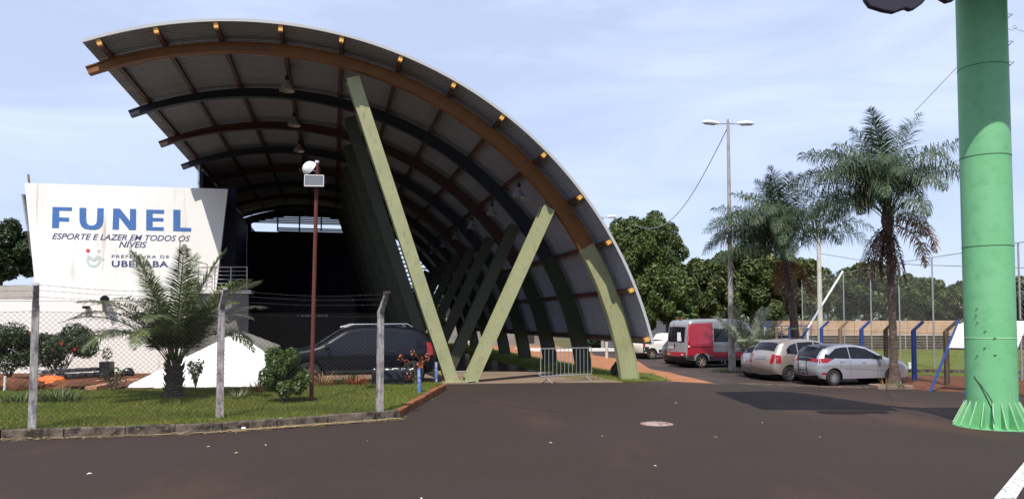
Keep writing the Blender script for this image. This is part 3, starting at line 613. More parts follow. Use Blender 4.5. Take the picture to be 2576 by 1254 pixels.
def chain(A, B, z0, z1, cell, r, b):
    A, B = Vector(A), Vector(B); Lh = (B - A).length; t = (B - A) / Lh; H = z1 - z0; n = int((Lh + H) / cell) + 1
    for s in (1, -1):
        for k in range(n):
            x0 = -H + k * cell; p, q = (x0, 0.0), (x0 + H, H)
            if p[0] < 0: p = (0.0, -x0)
            if q[0] > Lh: q = (Lh, Lh - x0)
            if q[0] - p[0] < .01: continue
            if s < 0: p, q = (Lh - p[0], p[1]), (Lh - q[0], q[1])
            m = int(abs(q[0] - p[0]) / .5) + 1
            P0 = A + t * p[0] + Vector((0, 0, z0 + p[1])); P1 = A + t * q[0] + Vector((0, 0, z0 + q[1]))
            P0 += t.cross(Vector((0, 0, 1))) * (.004 * s); P1 += t.cross(Vector((0, 0, 1))) * (.004 * s)
            b.tube([P0, P1], r, 3, False)
for i in range(3):
    A, B = fps[i] - FO, fps[i + 1] - FO; b = MB(); chain(A, B, .12, 2.04, .085, .0024, b); b.build('wire_mesh', M['wire'], fence)
    for j, f in enumerate((.06, .38, .70, .96)):
        P0 = arms[i][0].lerp(arms[i][1], f) if j else arms[i][0] - Vector((0, 0, .10)); P1 = arms[i + 1][0].lerp(arms[i + 1][1], f) if j else arms[i + 1][0] - Vector((0, 0, .10)); b = MB()
        pts = [P0.lerp(P1, k / 14) - Vector((0, 0, .05 * math.sin(math.pi * k / 14) * (.6 + .3 * j))) + Vector((0, 0, random.uniform(-.006, .006))) for k in range(15)]
        b.tube(pts, .0028, 4, False)
        for k in range(26):
            q = P0.lerp(P1, (k + .5) / 26) - Vector((0, 0, .05 * math.sin(math.pi * (k + .5) / 26) * (.6 + .3 * j))); d = Vector((random.uniform(-1, 1), random.uniform(-1, 1), random.uniform(-1, 1))).normalized() * .022; b.tube([q - d, q + d], .0022, 3, False)
        b.build('barbed_wire', M['wire'], fence)

# ================================================================= FOLIAGE TOOLS
def leaf_cloud(centers, radii, n, size, aspect=.45, flat=.35, shell=.55, droop=0.0):
    """n leaf quads spread through blobs; returns verts, faces"""
    C = np.asarray(centers, float); R = np.asarray(radii, float)
    if R.ndim == 1: R = np.stack([R] * 3, 1)
    wgt = (R[:, 0] * R[:, 1] * R[:, 2]) ** (2 / 3); wgt /= wgt.sum(); idx = RNG.choice(len(C), n, p=wgt)
    d = RNG.normal(size=(n, 3)); d /= np.linalg.norm(d, axis=1)[:, None]
    rr = np.where(RNG.random(n) < shell, RNG.uniform(.78, 1.08, n), RNG.uniform(.2, 1, n) ** .6)
    Pn = C[idx] + d * R[idx] * rr[:, None]
    nrm = d * (1 - flat) + RNG.normal(size=(n, 3)) * .55; nrm[:, 2] += flat; nrm /= np.linalg.norm(nrm, axis=1)[:, None]
    t = RNG.normal(size=(n, 3)); t[:, 2] -= droop; t -= nrm * (t * nrm).sum(1)[:, None]; t /= np.linalg.norm(t, axis=1)[:, None] + 1e-9
    s = np.cross(nrm, t); L_ = size * RNG.uniform(.6, 1.35, n)[:, None]; Wd = L_ * aspect
    V = np.stack([Pn - t * L_ / 2, Pn + s * Wd / 2, Pn + t * L_ / 2 - nrm * L_ * .12, Pn - s * Wd / 2], 1).reshape(-1, 3)
    return V, np.arange(4 * n).reshape(-1, 4)
def limbs(b, base, height, crown_c, crown_r, n, r0):
    trunk_top = base + Vector((random.uniform(-.2, .2), 0, height)); b.tube([base - Vector((0, 0, .1)), base.lerp(trunk_top, .5) + Vector((random.uniform(-.1, .1), 0, 0)), trunk_top], [r0 * 1.25, r0, r0 * .8], 9)
    for k in range(n):
        a = 2 * math.pi * k / n + random.uniform(-.3, .3); e = Vector((math.cos(a) * crown_r[0] * .7, math.sin(a) * crown_r[1] * .7, random.uniform(-.3, .7) * crown_r[2])) + crown_c
        m = trunk_top.lerp(e, .5) + Vector((0, 0, -.1 * height * .2)); b.tube([trunk_top - Vector((0, 0, .15)), m, e], [r0 * .55, r0 * .32, r0 * .1], 6)
def tree(name, label, x, y, top, rx, ry, bottom, z0, m, n, size, blobs=16, group=None, trunk=.22, aspect=.42, seed=0, droop=.6, br=.30):
    random.seed(seed + 100); r = thing(name, label, 'tree', (x, y, z0), 0, group); top -= z0; bottom -= z0; cz = (top + bottom) / 2; rz = (top - bottom) / 2
    b = MB(); limbs(b, Vector((0, 0, 0)), max(1.2, bottom + rz * .4), Vector((0, 0, cz)), (rx, ry, rz), 7, trunk); b.build('trunk', M['bark'], r, smooth=60)
    C = []; R = []
    for k in range(blobs):
        ph = 2 * math.pi * k * .618; zz = 1 - 1.75 * (k + .5) / blobs; q = math.sqrt(max(0, 1 - zz * zz)); f = random.uniform(.62, .84); rr = random.uniform(.75, 1.25) * br
        C.append((math.cos(ph) * q * rx * f, math.sin(ph) * q * ry * f, cz + zz * rz * f)); R.append((rr * rx, rr * ry, rr * rz * .95))
    C.append((0, 0, cz)); R.append((rx * .55, ry * .55, rz * .55))
    V, Fc = leaf_cloud(C, R, n, size, aspect, .35, .7, droop); np_obj('crown', V, Fc, M[m], r); return r

# ---------------------------------------------------------------- far trees
def px_tree(name, label, x0, x1, yt, yb, Y, m, n, size, z0=-.5, **k):
    a = at_y(x0, yt - 16, Y); c = at_y(x1, yb, Y); return tree(name, label, (a.x + c.x) / 2, Y, a.z, (c.x - a.x) / 2, (c.x - a.x) / 2 * .8, c.z, z0, m, n, size, **k)
GT = 'dense mango trees in a row beyond the playing field'
px_tree('leafy_tree', 'tall light green tree standing just behind the right edge of the canopy', 1480, 1745, 530, 800, 60, 'leafy', 32000, .30, blobs=46, seed=3, br=.17)
px_tree('leafy_tree', 'broad leaved low tree between the canopy edge and the red van', 1590, 1760, 670, 850, 52, 'leafy', 13000, .36, blobs=26, seed=4, br=.22)
for i, (x0, x1, yt, yb, Y, lb, n) in enumerate([
    (1680, 1860, 655, 830, 56, 'mango tree with brownish tips behind the red and grey van', 14000), (1780, 2010, 628, 830, 60, 'tall mango tree behind the tall lamp post', 22000), (1900, 2100, 650, 822, 66, 'mango tree behind the left palm and the thick floodlight pole', 16000),
    (2080, 2285, 664, 822, 70, 'rounded mango tree left of the ringed palm trunk', 18000), (2225, 2365, 700, 822, 76, 'mango tree low between the two rounded tree tops beyond the net', 11000), (2270, 2395, 708, 822, 70, 'small mango tree just right of the ringed palm trunk', 11000),
    (2345, 2470, 722, 822, 74, 'lowest rounded mango tree left of the green column', 11000), (2500, 2660, 700, 822, 72, 'mango tree right of the green column at the photo edge', 14000)]):
    px_tree('mango_tree', lb, x0, x1, yt, yb, Y, 'mango', int(n * 1.25), .44, group=GT, blobs=26, br=.24, seed=20 + i)
xs_ = np.linspace(at_y(1650, 800, 82).x, at_y(2750, 800, 82).x, 60); Vv, Ff = leaf_cloud([(x, 82 + (i % 3), 1.0 + .8 * math.sin(i * 1.7)) for i, x in enumerate(xs_)], [(1.6, 1.5, 2.6)] * 60, 26000, .5, .45, .3, .6, .5)
tag(np_obj('far_wood', Vv, Ff, M['mango']), 'dense low wood filling the background behind the mango trees', 'wood', kind='stuff')
# left and rear trees
px_tree('leafy_tree', 'dark tree behind the left end of the lettered wall', -90, 92, 566, 740, 46, 'leaf_dark', 16000, .30, z0=0, blobs=18, seed=41)
px_tree('leafy_tree', 'dark tree behind the grey wall at the far left edge', -330, -60, 545, 740, 50, 'leaf_dark', 12000, .34, z0=0, blobs=16, seed=42)
for i, (u, w, lb) in enumerate([(2.5, 50, 'dark tree closing the far end of the canopy passage'), (-5, 56, 'dark tree beyond the far gable of the canopy'), (8.0, 60, 'dark tree behind the far right arches')]):
    p = xy(u, w); tree('leafy_tree', lb, p.x, p.y, 5.2 if i != 1 else 4.0, 4.2, 3.6, .6, 0, 'leaf_dark', 12000, .36, seed=50 + i)
px_tree('hedge_tree', 'low dark shrub mass beyond the dirt path behind the white stub post', 1440, 1600, 800, 885, 66, 'leaf_dark', 9000, .3, seed=57)

# ---------------------------------------------------------------- palms
def frond_mesh(name, L_, e0, droop, leaf, nl, m, wdt=.022, plum=.5, rb=.018, hang=.5, base=.12):
    """arching frond in the xz plane, leaflets as bent narrow blades"""
    n = 22; pts = []; p = np.zeros(3); a = e0
    for i in range(n + 1):
        pts.append(p.copy()); f = i / n; a2 = e0 - droop * f ** 1.25; p = p + np.array([math.cos(a2), 0, math.sin(a2)]) * L_ / n
    pts = np.array(pts); V = []; Fc = []
    for i in range(n):                       # rachis: a thin three sided strip
        r0 = rb * (1 - i / n) + .003; r1 = rb * (1 - (i + 1) / n) + .003; k = len(V)
        for q, r in ((pts[i], r0), (pts[i + 1], r1)): V += [q + [0, -r, 0], q + [0, r, 0], q + [0, 0, -r * 1.4]]
        Fc += [(k, k + 1, k + 4, k + 3), (k + 1, k + 2, k + 5, k + 4), (k + 2, k, k + 3, k + 5)]
    for j in range(nl):
        f = base + (1 - base) * (j + random.random()) / nl; x = f * n; i = min(int(x), n - 1); q = pts[i] + (pts[i + 1] - pts[i]) * (x - i); t = pts[i + 1] - pts[i]; t = t / np.linalg.norm(t)
        up = np.array([-t[2], 0, t[0]]); ll = leaf * (math.sin(math.pi * min(1, .12 + f * .9)) ** .6 * .9 + .12) * random.uniform(.8, 1.15)
        for s in (-1, 1):
            el_ = random.uniform(-plum, plum); d = np.array([0, s * math.cos(el_), 0]) + up * math.sin(el_) + t * (.25 + (.8 if leaf < .6 else .5) * f); d /= np.linalg.norm(d)
            m1 = q + d * ll * .5; d2 = d + np.array([0, 0, -hang]); d2 /= np.linalg.norm(d2); e = m1 + d2 * ll * .5; w = np.cross(d, up + .3 * t); w = w / (np.linalg.norm(w) + 1e-9) * wdt
            k = len(V); V += [q - w * .5, q + w * .5, m1 + w, m1 - w, e, e + w * .12]
            Fc += [(k, k + 1, k + 2, k + 3), (k + 3, k + 2, k + 5, k + 4)]
    me = np_mesh(name, V, Fc); me.materials.append(m); return me
def palm(name, label, base, height, r0, r1, fronds, dead=0, cat='palm tree', lean=(0, 0), ring=True, skirt=0, group=None):
    r = thing(name, label, cat, tuple(base), 0, group); b = MB(); n = 26; pts = []; rs = []
    for i in range(n + 1):
        f = i / n; pts.append((lean[0] * f * f, lean[1] * f * f, -.05 + height * f)); rs.append((r0 + (r1 - r0) * f) * (1.06 if i % 2 else .96) + (.10 * (1 - f * 8) * r0 / .2 if f < .125 else 0))
    b.tube(pts, rs, 12); b.build('trunk', M['palm_bark'], r, smooth=50); topc = Vector(pts[-1])
    for me, a, dz, tilt in fronds:
        o = link(bpy.data.objects.new('frond', me), r); o.location = topc + Vector((math.cos(a) * r1 * .6, math.sin(a) * r1 * .6, dz)); o.rotation_euler = (tilt, 0, a)
    return r
random.seed(11)
# pygmy style palm on the lawn
FM = [frond_mesh('frond', l_, e, d, .46, 84, M['frond'], .013, .3, .020, .3, base=.16) for l_, e, d in [(2.85, 1.42, .5), (2.8, 1.25, 1.0), (2.7, 1.1, 1.6), (2.5, .98, 1.95), (2.0, .55, 1.7), (2.6, 1.2, 1.4)]]
fr_ = []
for i in range(34):
    c = [0, 1, 2, 3, 2, 5, 1, 3, 5, 0][i % 10]; fr_.append((FM[c], i * 2.39996 + random.uniform(-.2, .2), random.uniform(-.05, .12), random.uniform(-.12, .12)))
bp = gp(437, 1001, .12)
gpalm = palm('lawn_palm', 'low bushy palm with stubby trunk growing on the lawn behind the fence', bp, .80, .19, .17, fr_)
b = MB()
for k in range(46):
    a = k * 2.4; z = .08 + .72 * k / 46; q = Vector((math.cos(a) * .17, math.sin(a) * .17, z)); b.bar(q, q + Vector((math.cos(a) * .07, math.sin(a) * .07, .12)), .08, .03, w1=.04, d1=.015)
b.build('leaf_bases', M['palm_bark'], gpalm)
# big palm right (wind blown), second palm, small palm
LM = [frond_mesh('frond', l_, e, d, .78, 105, M['frond_blue'], .0145, 1.2, .028, hg, base=.22) for l_, e, d, hg in [(3.6, 1.48, .5, .3), (4.3, 1.3, 1.6, 1.3), (4.4, 1.1, 1.9, 1.8), (4.2, .9, 1.9, 2.2), (3.7, .55, 1.5, 2.2), (4.5, 1.2, 2.2, 1.7)]]
DM = [frond_mesh('frond', l_, e, d, .22, 50, M['frond_dead'], .018, .9, .035, 1.6) for l_, e, d in [(2.2, -1.2, .3), (1.9, -1.4, .1), (2.3, -.8, .75)]]
YM = [frond_mesh('frond', 2.6, e, d, .55, 70, M['frond_dry'], .020, 1.1, .028, 1.2) for e, d in [(.1, 1.7), (-.2, 1.5)]]
def crown(n, seed, left=0.0, dead=6, dry=3, low=True):
    random.seed(seed); L_ = []
    for i in range(n):
        a = i * 2.39996 + random.uniform(-.25, .25); k = [0, 1, 2, 3, 4, 5, 1, 2, 3, 0, 2, 3][i % 12]
        if math.cos(a) > .2 and random.random() < left: a = math.pi - a
        L_.append((LM[k], a, random.uniform(-.25, .3) + (.3 if k == 0 else 0), random.uniform(-.15, .15)))
    for i in range(dead): L_.append((DM[i % 3], random.uniform(0, 6.28), random.uniform(-.5, -.2), random.uniform(-.2, .2)))
    for i in range(dry): L_.append((YM[i % 2], random.uniform(0, 6.28), random.uniform(-.35, -.1), 0))
    return L_
b2 = gp(2250, 968); pal2 = palm('queen_palm', 'tall queen palm with ringed bare trunk beside the silver hatchback', b2, 6.3, .155, .105, crown(34, 5, .5, 16, 2), lean=(-.12, 0), group='two tall palms by the car park')
b = MB(); b.tube([(-.10, 0, 5.6), (-.12, 0, 6.1), (-.12, 0, 6.9)], [.13, .24, .12], 12); b.build('boot_cluster', M['palm_bark'], pal2, smooth=50)
b1 = gp(2003, 940); b1 = at_y(2004, 900, 33.5); b1.z = -.5; pal1 = palm('queen_palm', 'shorter wind blown queen palm with hanging fronds right of the tall lamp post', b1, 5.3, .20, .15, crown(40, 9, .62, 4, 3), lean=(-.45, 0), group='two tall palms by the car park')
SMM = [frond_mesh('frond', 2.5, e, d, .42, 70, M['frond_pale'], .016, .5, .022, .15) for e, d in [(1.4, .5), (1.2, .8), (1.0, 1.0), (.8, 1.1)]]
b3 = at_y(1888, 905, 33.5); b3.z = -.5
palm('young_palm', 'small spiky palm with pale upright leaves behind the beige minivan', b3, .8, .24, .22, [(SMM[i % 4], i * 2.4, 0, 0) for i in range(20)])

# ---------------------------------------------------------------- shrubs and small plants
def shrub(name, label, base, rx, rz, m, n, size, blobs=9, cat='shrub', flowers=0, seed=0, aspect=.5, group=None, low=.0):
    random.seed(seed); r = thing(name, label, cat, tuple(base), 0, group); b = MB()
    for k in range(9):
        a = random.uniform(0, 6.28); e = Vector((math.cos(a) * rx * .7, math.sin(a) * rx * .7, rz * random.uniform(.9, 1.7))); b.tube([(0, 0, -.02), e * .5 + Vector((0, 0, .05)), e], [.018, .012, .005], 5)
    b.build('stems', M['bark'], r); C = []; R = []
    for k in range(blobs):
        ph = k * 2.4; zz = random.uniform(-.75, .85); q = math.sqrt(1 - zz * zz); f = random.uniform(.45, .8); s = random.uniform(.28, .42); C.append((math.cos(ph) * q * rx * f, math.sin(ph) * q * rx * f, rz * (1 + low) + zz * rz * f)); R.append((s * rx, s * rx, s * rz))
    V, Fc = leaf_cloud(C, R, n, size, aspect, .3, .55); np_obj('foliage', V, Fc, M[m], r)
    for k in range(flowers):
        a = random.uniform(3.4, 6.0); zz = random.uniform(.0, .75); p = Vector((math.cos(a) * rx * .85, math.sin(a) * rx * .85, rz * (1 + low) + zz * rz * .95)); fl = MB()
        for j in range(5): t = j * 1.2566; d = Vector((math.cos(t), -.4, math.sin(t))) * .055; e = Vector((-math.sin(t), 0, math.cos(t))) * .03; fl.add([p, p + d * .7 + e, p + d * 1.15, p + d * .7 - e], [(0, 1, 2, 3)])
        fl.build('flower', M['flower'], r)
    return r
def at_g(px, py, dz=.12): return gp(px, py, dz)
bs = at_g(152, 950, .05); shrub('hibiscus_shrub', 'round dark green hibiscus shrub with red flowers right of the left fence post', bs, 1.05, .86, 'leaf_dark', 11000, .085, 18, flowers=4, seed=3, low=.08)
bs = at_g(20, 955, .05); shrub('hibiscus_shrub', 'dark green hibiscus shrub at the left photo edge left of the fence post', bs, .95, .95, 'leaf_dark', 10000, .085, 18, flowers=2, seed=4, low=.05)
bs = at_g(-130, 955, .05); shrub('hibiscus_shrub', 'dark hibiscus shrub beyond the left photo edge', bs, .9, .75, 'leaf_dark', 3000, .09, 10, seed=14, low=.25)
shrub('green_bush', 'bright green leafy bush left of the rusty lamp post', at_g(712, 1012), .54, .60, 'leaf_bright', 9000, .075, 20, seed=5, low=.08)
shrub('thin_shrub', 'thin dark sapling just right of the lawn palm trunk', at_g(492, 972), .26, .42, 'leaf_dark', 420, .075, 8, seed=6, low=.15)
shrub('thin_shrub', 'thin twiggy sapling in front of the black plant pot', at_g(284, 985), .30, .34, 'leaf_dark', 350, .06, 8, seed=8, low=.1)
def clump(name, label, base, n, L_, w, m, spread=.9, seed=0, cat='plant', group=None, bend=1.0):
    random.seed(seed); V = []; Fc = []
    for k in range(n):
        a = random.uniform(0, 6.28); e = random.uniform(.25, 1.35); l = L_ * random.uniform(.6, 1.15); p = np.array([math.cos(a) * .05 * random.random() * spread * 3, math.sin(a) * .05 * random.random() * spread * 3, 0.0]); s = np.array([-math.sin(a), math.cos(a), 0]) * w
        idx = len(V)
        for i in range(5):
            f = i / 4; ee = e - bend * f * f * 1.4; ww = s * (1 - f * .93); V += [p - ww, p + ww]; p = p + np.array([math.cos(a) * math.cos(ee), math.sin(a) * math.cos(ee), math.sin(ee)]) * l / 4
        for i in range(4): k2 = idx + 2 * i; Fc.append((k2, k2 + 1, k2 + 3, k2 + 2))
    r = np_obj(name, V, Fc, M[m]); r.location = base; return tag(r, label, cat, group)
clump('strap_leaf_clump', 'dark green strap leaved clump right of the left fence post foot', at_g(150, 1010), 240, .42, .013, 'strap', 3.2, 1)
clump('strap_leaf_clump', 'dark green strap leaved clump left of the left fence post foot', at_g(45, 1012), 150, .36, .012, 'strap', 2.6, 2)
clump('spider_plant', 'pale striped grassy plant right of the middle fence post', at_g(598, 1003), 90, .36, .010, 'strap_pale', 1.2, 3)
clump('dry_grass_clump', 'orange brown dry grass clump behind the bright green bush', at_g(655, 985), 200, .48, .009, 'strap_dry', 2.4, 4)
clump('dry_grass_clump', 'green and brown grass clump just right of the rusty lamp post', at_g(812, 970), 220, .52, .010, 'strap_dry', 2.2, 5)
clump('red_leaf_plant', 'low red orange spiky plant between lamp post and right fence post', at_g(897, 968), 170, .36, .013, 'croton', 1.6, 6, bend=.5)
clump('strap_leaf_clump', 'thin dark green tuft behind the low red spiky plant', at_g(880, 962), 90, .62, .010, 'strap', 2.0, 7)
clump('strap_leaf_clump', 'dark tuft of long leaves at the foot of the white slab', at_g(700, 975), 90, .5, .010, 'strap', 2.0, 8)
# tall red leaved plant with bare stems
random.seed(5); rt = thing('red_leaf_shrub', 'thin bare stemmed shrub with scattered red leaves beside the blue pipes', 'shrub', tuple(at_g(1046, 968)))
b = MB(); ends_ = []
for a, l, h in [(-2.9, .42, .75), (-2.2, .2, .98), (.2, .35, .85), (.9, .2, .7), (-1.2, .3, .55)]:
    e = Vector((math.cos(a) * l, math.sin(a) * l * .4, h)); b.tube([(0, 0, 0), e * .5 + Vector((0, 0, .12)), e], [.014, .010, .005], 5); ends_ += [e, e * .8 + Vector((.05, 0, .05))]
b.build('stems', M['bark'], rt); V, Fc = leaf_cloud(ends_ + [Vector((-.12, 0, .25))], [(.09, .09, .09)] * len(ends_) + [(.18, .15, .14)], 130, .10, .4, .2, .4, .8); np_obj('foliage', V, Fc, M['croton'], rt)

# ---------------------------------------------------------------- garden things
pt = thing('plant_pot', 'square black plant pot with a small twiggy plant by the low white wall', 'plant pot', tuple(gp(268, 948, .05)))
b = MB(); b.prism([(-.17, -.17), (.17, -.17), (.17, .17), (-.17, .17)], 0, .5); b.build('pot', M['plastic_black'], pt, bevel=.02); b = MB(); b.box((0, 0, .5), (.3, .3, .02)); b.build('soil', M['soil'], pt)
V, Fc = leaf_cloud([(0, 0, .75)], [(.16, .16, .24)], 160, .07, .5); np_obj('foliage', V, Fc, M['leaf_dark'], pt)
def crumple(name, label, loc, rx, ry, rz, m, cat, seed, seg=22):
    random.seed(seed); bm = bmesh.new(); bmesh.ops.create_icosphere(bm, subdivisions=4, radius=1)
    from mathutils import noise
    for v in bm.verts:
        d = v.co.normalized(); k = 1 + .20 * noise.noise(d * 2.2 + Vector((seed, 0, 0))) + .10 * abs(noise.noise(d * 6 + Vector((0, seed, 0)))); v.co = Vector((d.x * rx, d.y * ry, max(-.5, d.z) * rz + rz * .5)) * k; v.co.z = max(0, v.co.z)
    me = bpy.data.meshes.new(name); bm.to_mesh(me); bm.free(); me.materials.append(M[m]); me.polygons.foreach_set('use_smooth', [True] * len(me.polygons))
    o = link(bpy.data.objects.new(name, me)); o.location = loc; return tag(o, label, cat)
crumple('rubbish_bag', 'shiny black rubbish bag lying by the foot of the low white wall', gp(321, 944, .05), .20, .16, .17, 'plastic_black', 'bag', 3)
crumple('orange_tarpaulin', 'crumpled bright orange plastic sheet on the soil behind the left fence post', gp(128, 968, .06), .42, .25, .17, 'orange', 'plastic sheet', 5)
crumple('soil_heap', 'heap of loose red soil behind the strap leaved plants', gp(190, 978, .05), .75, .45, .16, 'soil', 'heap', 8)
crumple('soil_heap', 'low brown soil heap at the left photo edge behind the fence', gp(35, 980, .05), .8, .45, .2, 'soil', 'heap', 9)
b = MB(); A, B = gp(228, 982, .13), gp(342, 962, .10); b.bar(Vector((0, 0, .06)), B - A + Vector((0, 0, .08)), .28, .10); o = b.build('timber_plank', M['wood'], None, bevel=.01); o.location = A; tag(o, 'thick reddish timber plank lying on the soil left of the white slab', 'plank')
b = MB(); A, B = gp(215, 968, .10), gp(300, 955, .08); b.bar(Vector((0, 0, .05)), B - A + Vector((0, 0, .06)), .14, .06); o = b.build('timber_plank', M['wood'], None, bevel=.01); o.location = A; tag(o, 'thinner timber plank lying behind the thick reddish plank', 'plank')
# low stacked stone wall with whitened stones
sw_ = thing('stone_edging', 'two rows of stones with white painted tops below the hibiscus shrub', 'low wall', tuple(gp(95, 958, .05)))
A = gp(92, 955, .05); B = gp(262, 945, .05); random.seed(2)
for row in range(2):
    for k in range(9):
        f = (k + .5 * row) / 9; p = A.lerp(B, f) - Vector(sw_.location) + Vector((0, 0, .08 + row * .16)); s = MB(); s.box(p, (.22 + random.uniform(-.03, .03), .18, .12), rz=random.uniform(-.2, .2)); st = s.build('stone', M['stone'], sw_, bevel=.03)
        if (k + row) % 2 == 0: s = MB(); s.box(p + Vector((0, -.01, .066)), (.15, .12, .02)); s.build('white_cap', M['litter'], st, bevel=.006)
b = MB(); b.tube([(0, 0, 0), (.01, 0, .4)], .03, 7); o = b.build('white_stake', M['litter'], None); o.location = gp(11, 985, .1); tag(o, 'short white painted stake at the left photo edge', 'stake')
# black box wrapped in plastic
bx_ = thing('wrapped_planter', 'long black plastic wrapped box standing on the lawn behind the right fence post', 'box', tuple(gp(993, 967, .12)), rad(6))
bm = bmesh.new(); bmesh.ops.create_grid(bm, x_segments=40, y_segments=1, size=1); bm.free()
from mathutils import noise
V = []; Fc = []; n1_, n2_ = 44, 26
for i in range(n1_ + 1):
    for j in range(n2_):
        a = 2 * math.pi * j / n2_; ca, sa = math.cos(a), math.sin(a); sq = (abs(ca) ** 5 + abs(sa) ** 5) ** (-.2); x = -.62 + 1.24 * i / n1_; k = 1 + .09 * noise.noise(Vector((x * 9, ca * 1.5, sa * 1.5))) - (.07 if abs(x) > .6 else 0)
        V.append((x, ca * sq * .19 * k, .25 + sa * sq * .25 * k))
for i in range(n1_):
    for j in range(n2_): q = i * n2_ + j; q2 = i * n2_ + (j + 1) % n2_; Fc.append((q, q2, q2 + n2_, q + n2_))
b = MB(); b.v = V; b.f = Fc + [tuple(range(n2_))[::-1], tuple(n1_ * n2_ + j for j in range(n2_))]; b.build('wrapping', M['plastic_black'], bx_, smooth=60)
b = MB(); b.box((0, 0, .045), (1.26, .36, .09)); b.build('base_board', M['black'], bx_)
for px, py0, h, lb in ((1055, 988, .60, 'worn blue pipe stub on the lawn nearer the brown kerb'), (1098, 957, .55, 'worn blue pipe stub beside the canopy leg and the black car')):
    b = MB(); b.tube([(0, 0, -.02), (-.01, 0, h)], .042, 10); o = b.build('blue_pipe', M['blue_pipe'], None, smooth=40); o.location = gp(px, py0, .12); tag(o, lb, 'pipe', 'blue pipe stubs by the canopy foot')
# rusty lamp post
lp = gp(783, 1008, .12); zt_ = 1.9 + 398 / (FPX / lp.y); post = thing('floodlight_post', 'rusty red floodlight post standing on the lawn in front of the black car', 'lamp post', tuple(lp)); ph_ = zt_ - lp.z
b = MB(); b.tube([(0, 0, -.05), (.07, 0, ph_)], [.047, .04], 10); b.build('pole', M['rust'], post, smooth=40); b = MB(); b.tube([(.07, 0, ph_), (.07, 0, ph_ + .05)], .045, 10); b.build('pole_cap', M['galv_white'], post)
zz = ph_ - .44; fl = MB(); fl.box((0, 0, 0), (.42, .13, .25)); fo = fl.build('floodlight', M['dark_steel'], post, bevel=.015); fo.location = (.055, -.13, zz); fo.rotation_euler = (rad(-4), 0, rad(4))
fl = MB(); fl.box((0, -.066, 0), (.38, .01, .21)); g_ = fl.build('glass', M['lamp_glass'], fo); fl = MB()
for s_ in ((0, .12, .42, .02), (0, -.12, .42, .02)): fl.box((s_[0], -.072, s_[1]), (s_[2], .02, s_[3]))
for s_ in (-.205, .205): fl.box((s_, -.072, 0), (.016, .02, .22))
fl.build('frame', M['galv_white'], fo); fl = MB(); fl.tube([(-.24, 0, 0), (-.24, .10, -.02), (.24, .10, -.02), (.24, 0, 0)], .010, 5); fl.build('yoke', M['rust'], fo)
fl = MB(); fl.lathe([(.0, .07), (.07, .06), (.12, .03), (.16, -.03), (.175, -.10), (.16, -.10), (0, -.06)], 18); f2 = fl.build('spotlight', M['lamp_white'], post, smooth=40); f2.location = (-.14, -.05, ph_ - .08); f2.rotation_euler = (rad(35), rad(-48), 0)
fl = MB(); fl.tube([(.07, -.02, ph_ - .2), (-.02, -.05, ph_ - .17), (-.10, -.05, ph_ - .12)], .012, 6); fl.build('bracket', M['galv_white'], post)
fl = MB(); fl.tube([(.07, 0, ph_ - .05), (.14, 0, ph_ - .12), (.12, -.02, ph_ - .3), (.06, -.05, ph_ - .35)], .006, 5); fl.build('cable', M['black'], post)
# thin black strip across the slab, crowd barrier, rubbish bin block
b = MB(); A, B = gp(1178, 961, .045), gp(1405, 941, .045); b.tube([Vector((0, 0, 0)), (B - A) * .5 + Vector((0, .06, 0)), B - A], .018, 6); o = b.build('black_strip', M['black'], None); o.location = A; tag(o, 'straight thin black strip across the concrete apron', 'cable')
A, B = gp(1378, 962, .03), gp(1492, 957, .03); kk = A.y / FPX
bar_ = thing('crowd_barrier', 'grey steel crowd barrier standing at the mouth of the canopy', 'barrier', tuple(A), math.atan2(B.y - A.y, B.x - A.x) + .06)
Wb, Hb = 1.90, 1.02; b = MB(); b.tube([(-.25, 0, .20), (-.25, 0, Hb), (Wb - .25 - .02, 0, Hb), (Wb - .25 - .02, 0, .20), (-.25, 0, .20)], .019, 8); b.build('frame', M['galv'], bar_)
for k in range(12): x = -.25 + (Wb - .02) * (k + 1) / 13; s = MB(); s.tube([(x, 0, .20), (x, 0, Hb)], .009, 6); s.build('upright', M['galv'], bar_)
for x in (0.0, Wb - .45):
    s = MB(); s.tube([(x, 0, .20), (x, 0, .12), (x, -.26, 0)], .016, 6); s.tube([(x, 0, .12), (x, .26, 0)], .016, 6); s.build('foot', M['galv'], bar_)
s = MB(); s.tube([(-.25, 0, .32), (-.31, 0, .32), (-.31, 0, .24)], .008, 5); s.tube([(Wb - .27, 0, .32), (Wb - .22, 0, .32)], .008, 5); s.build('coupling_hook', M['galv_white'], bar_)
o = crumple('black_bin', 'squat black plastic bag left of the nearest arch foot', gp(1553, 945, .0), .22, .2, .30, 'black', 'bag', 12)
crumple('striped_bundle', 'small red and orange cloth bundle behind the crossing canopy legs', uvw(.55, 6.4, .55), .14, .14, .30, 'croton', 'bundle', 15)
crumple('dark_crate', 'dark heap of boxes behind the front canopy leg', uvw(-.1, 6.8, .03), .35, .3, .75, 'black', 'heap', 17)

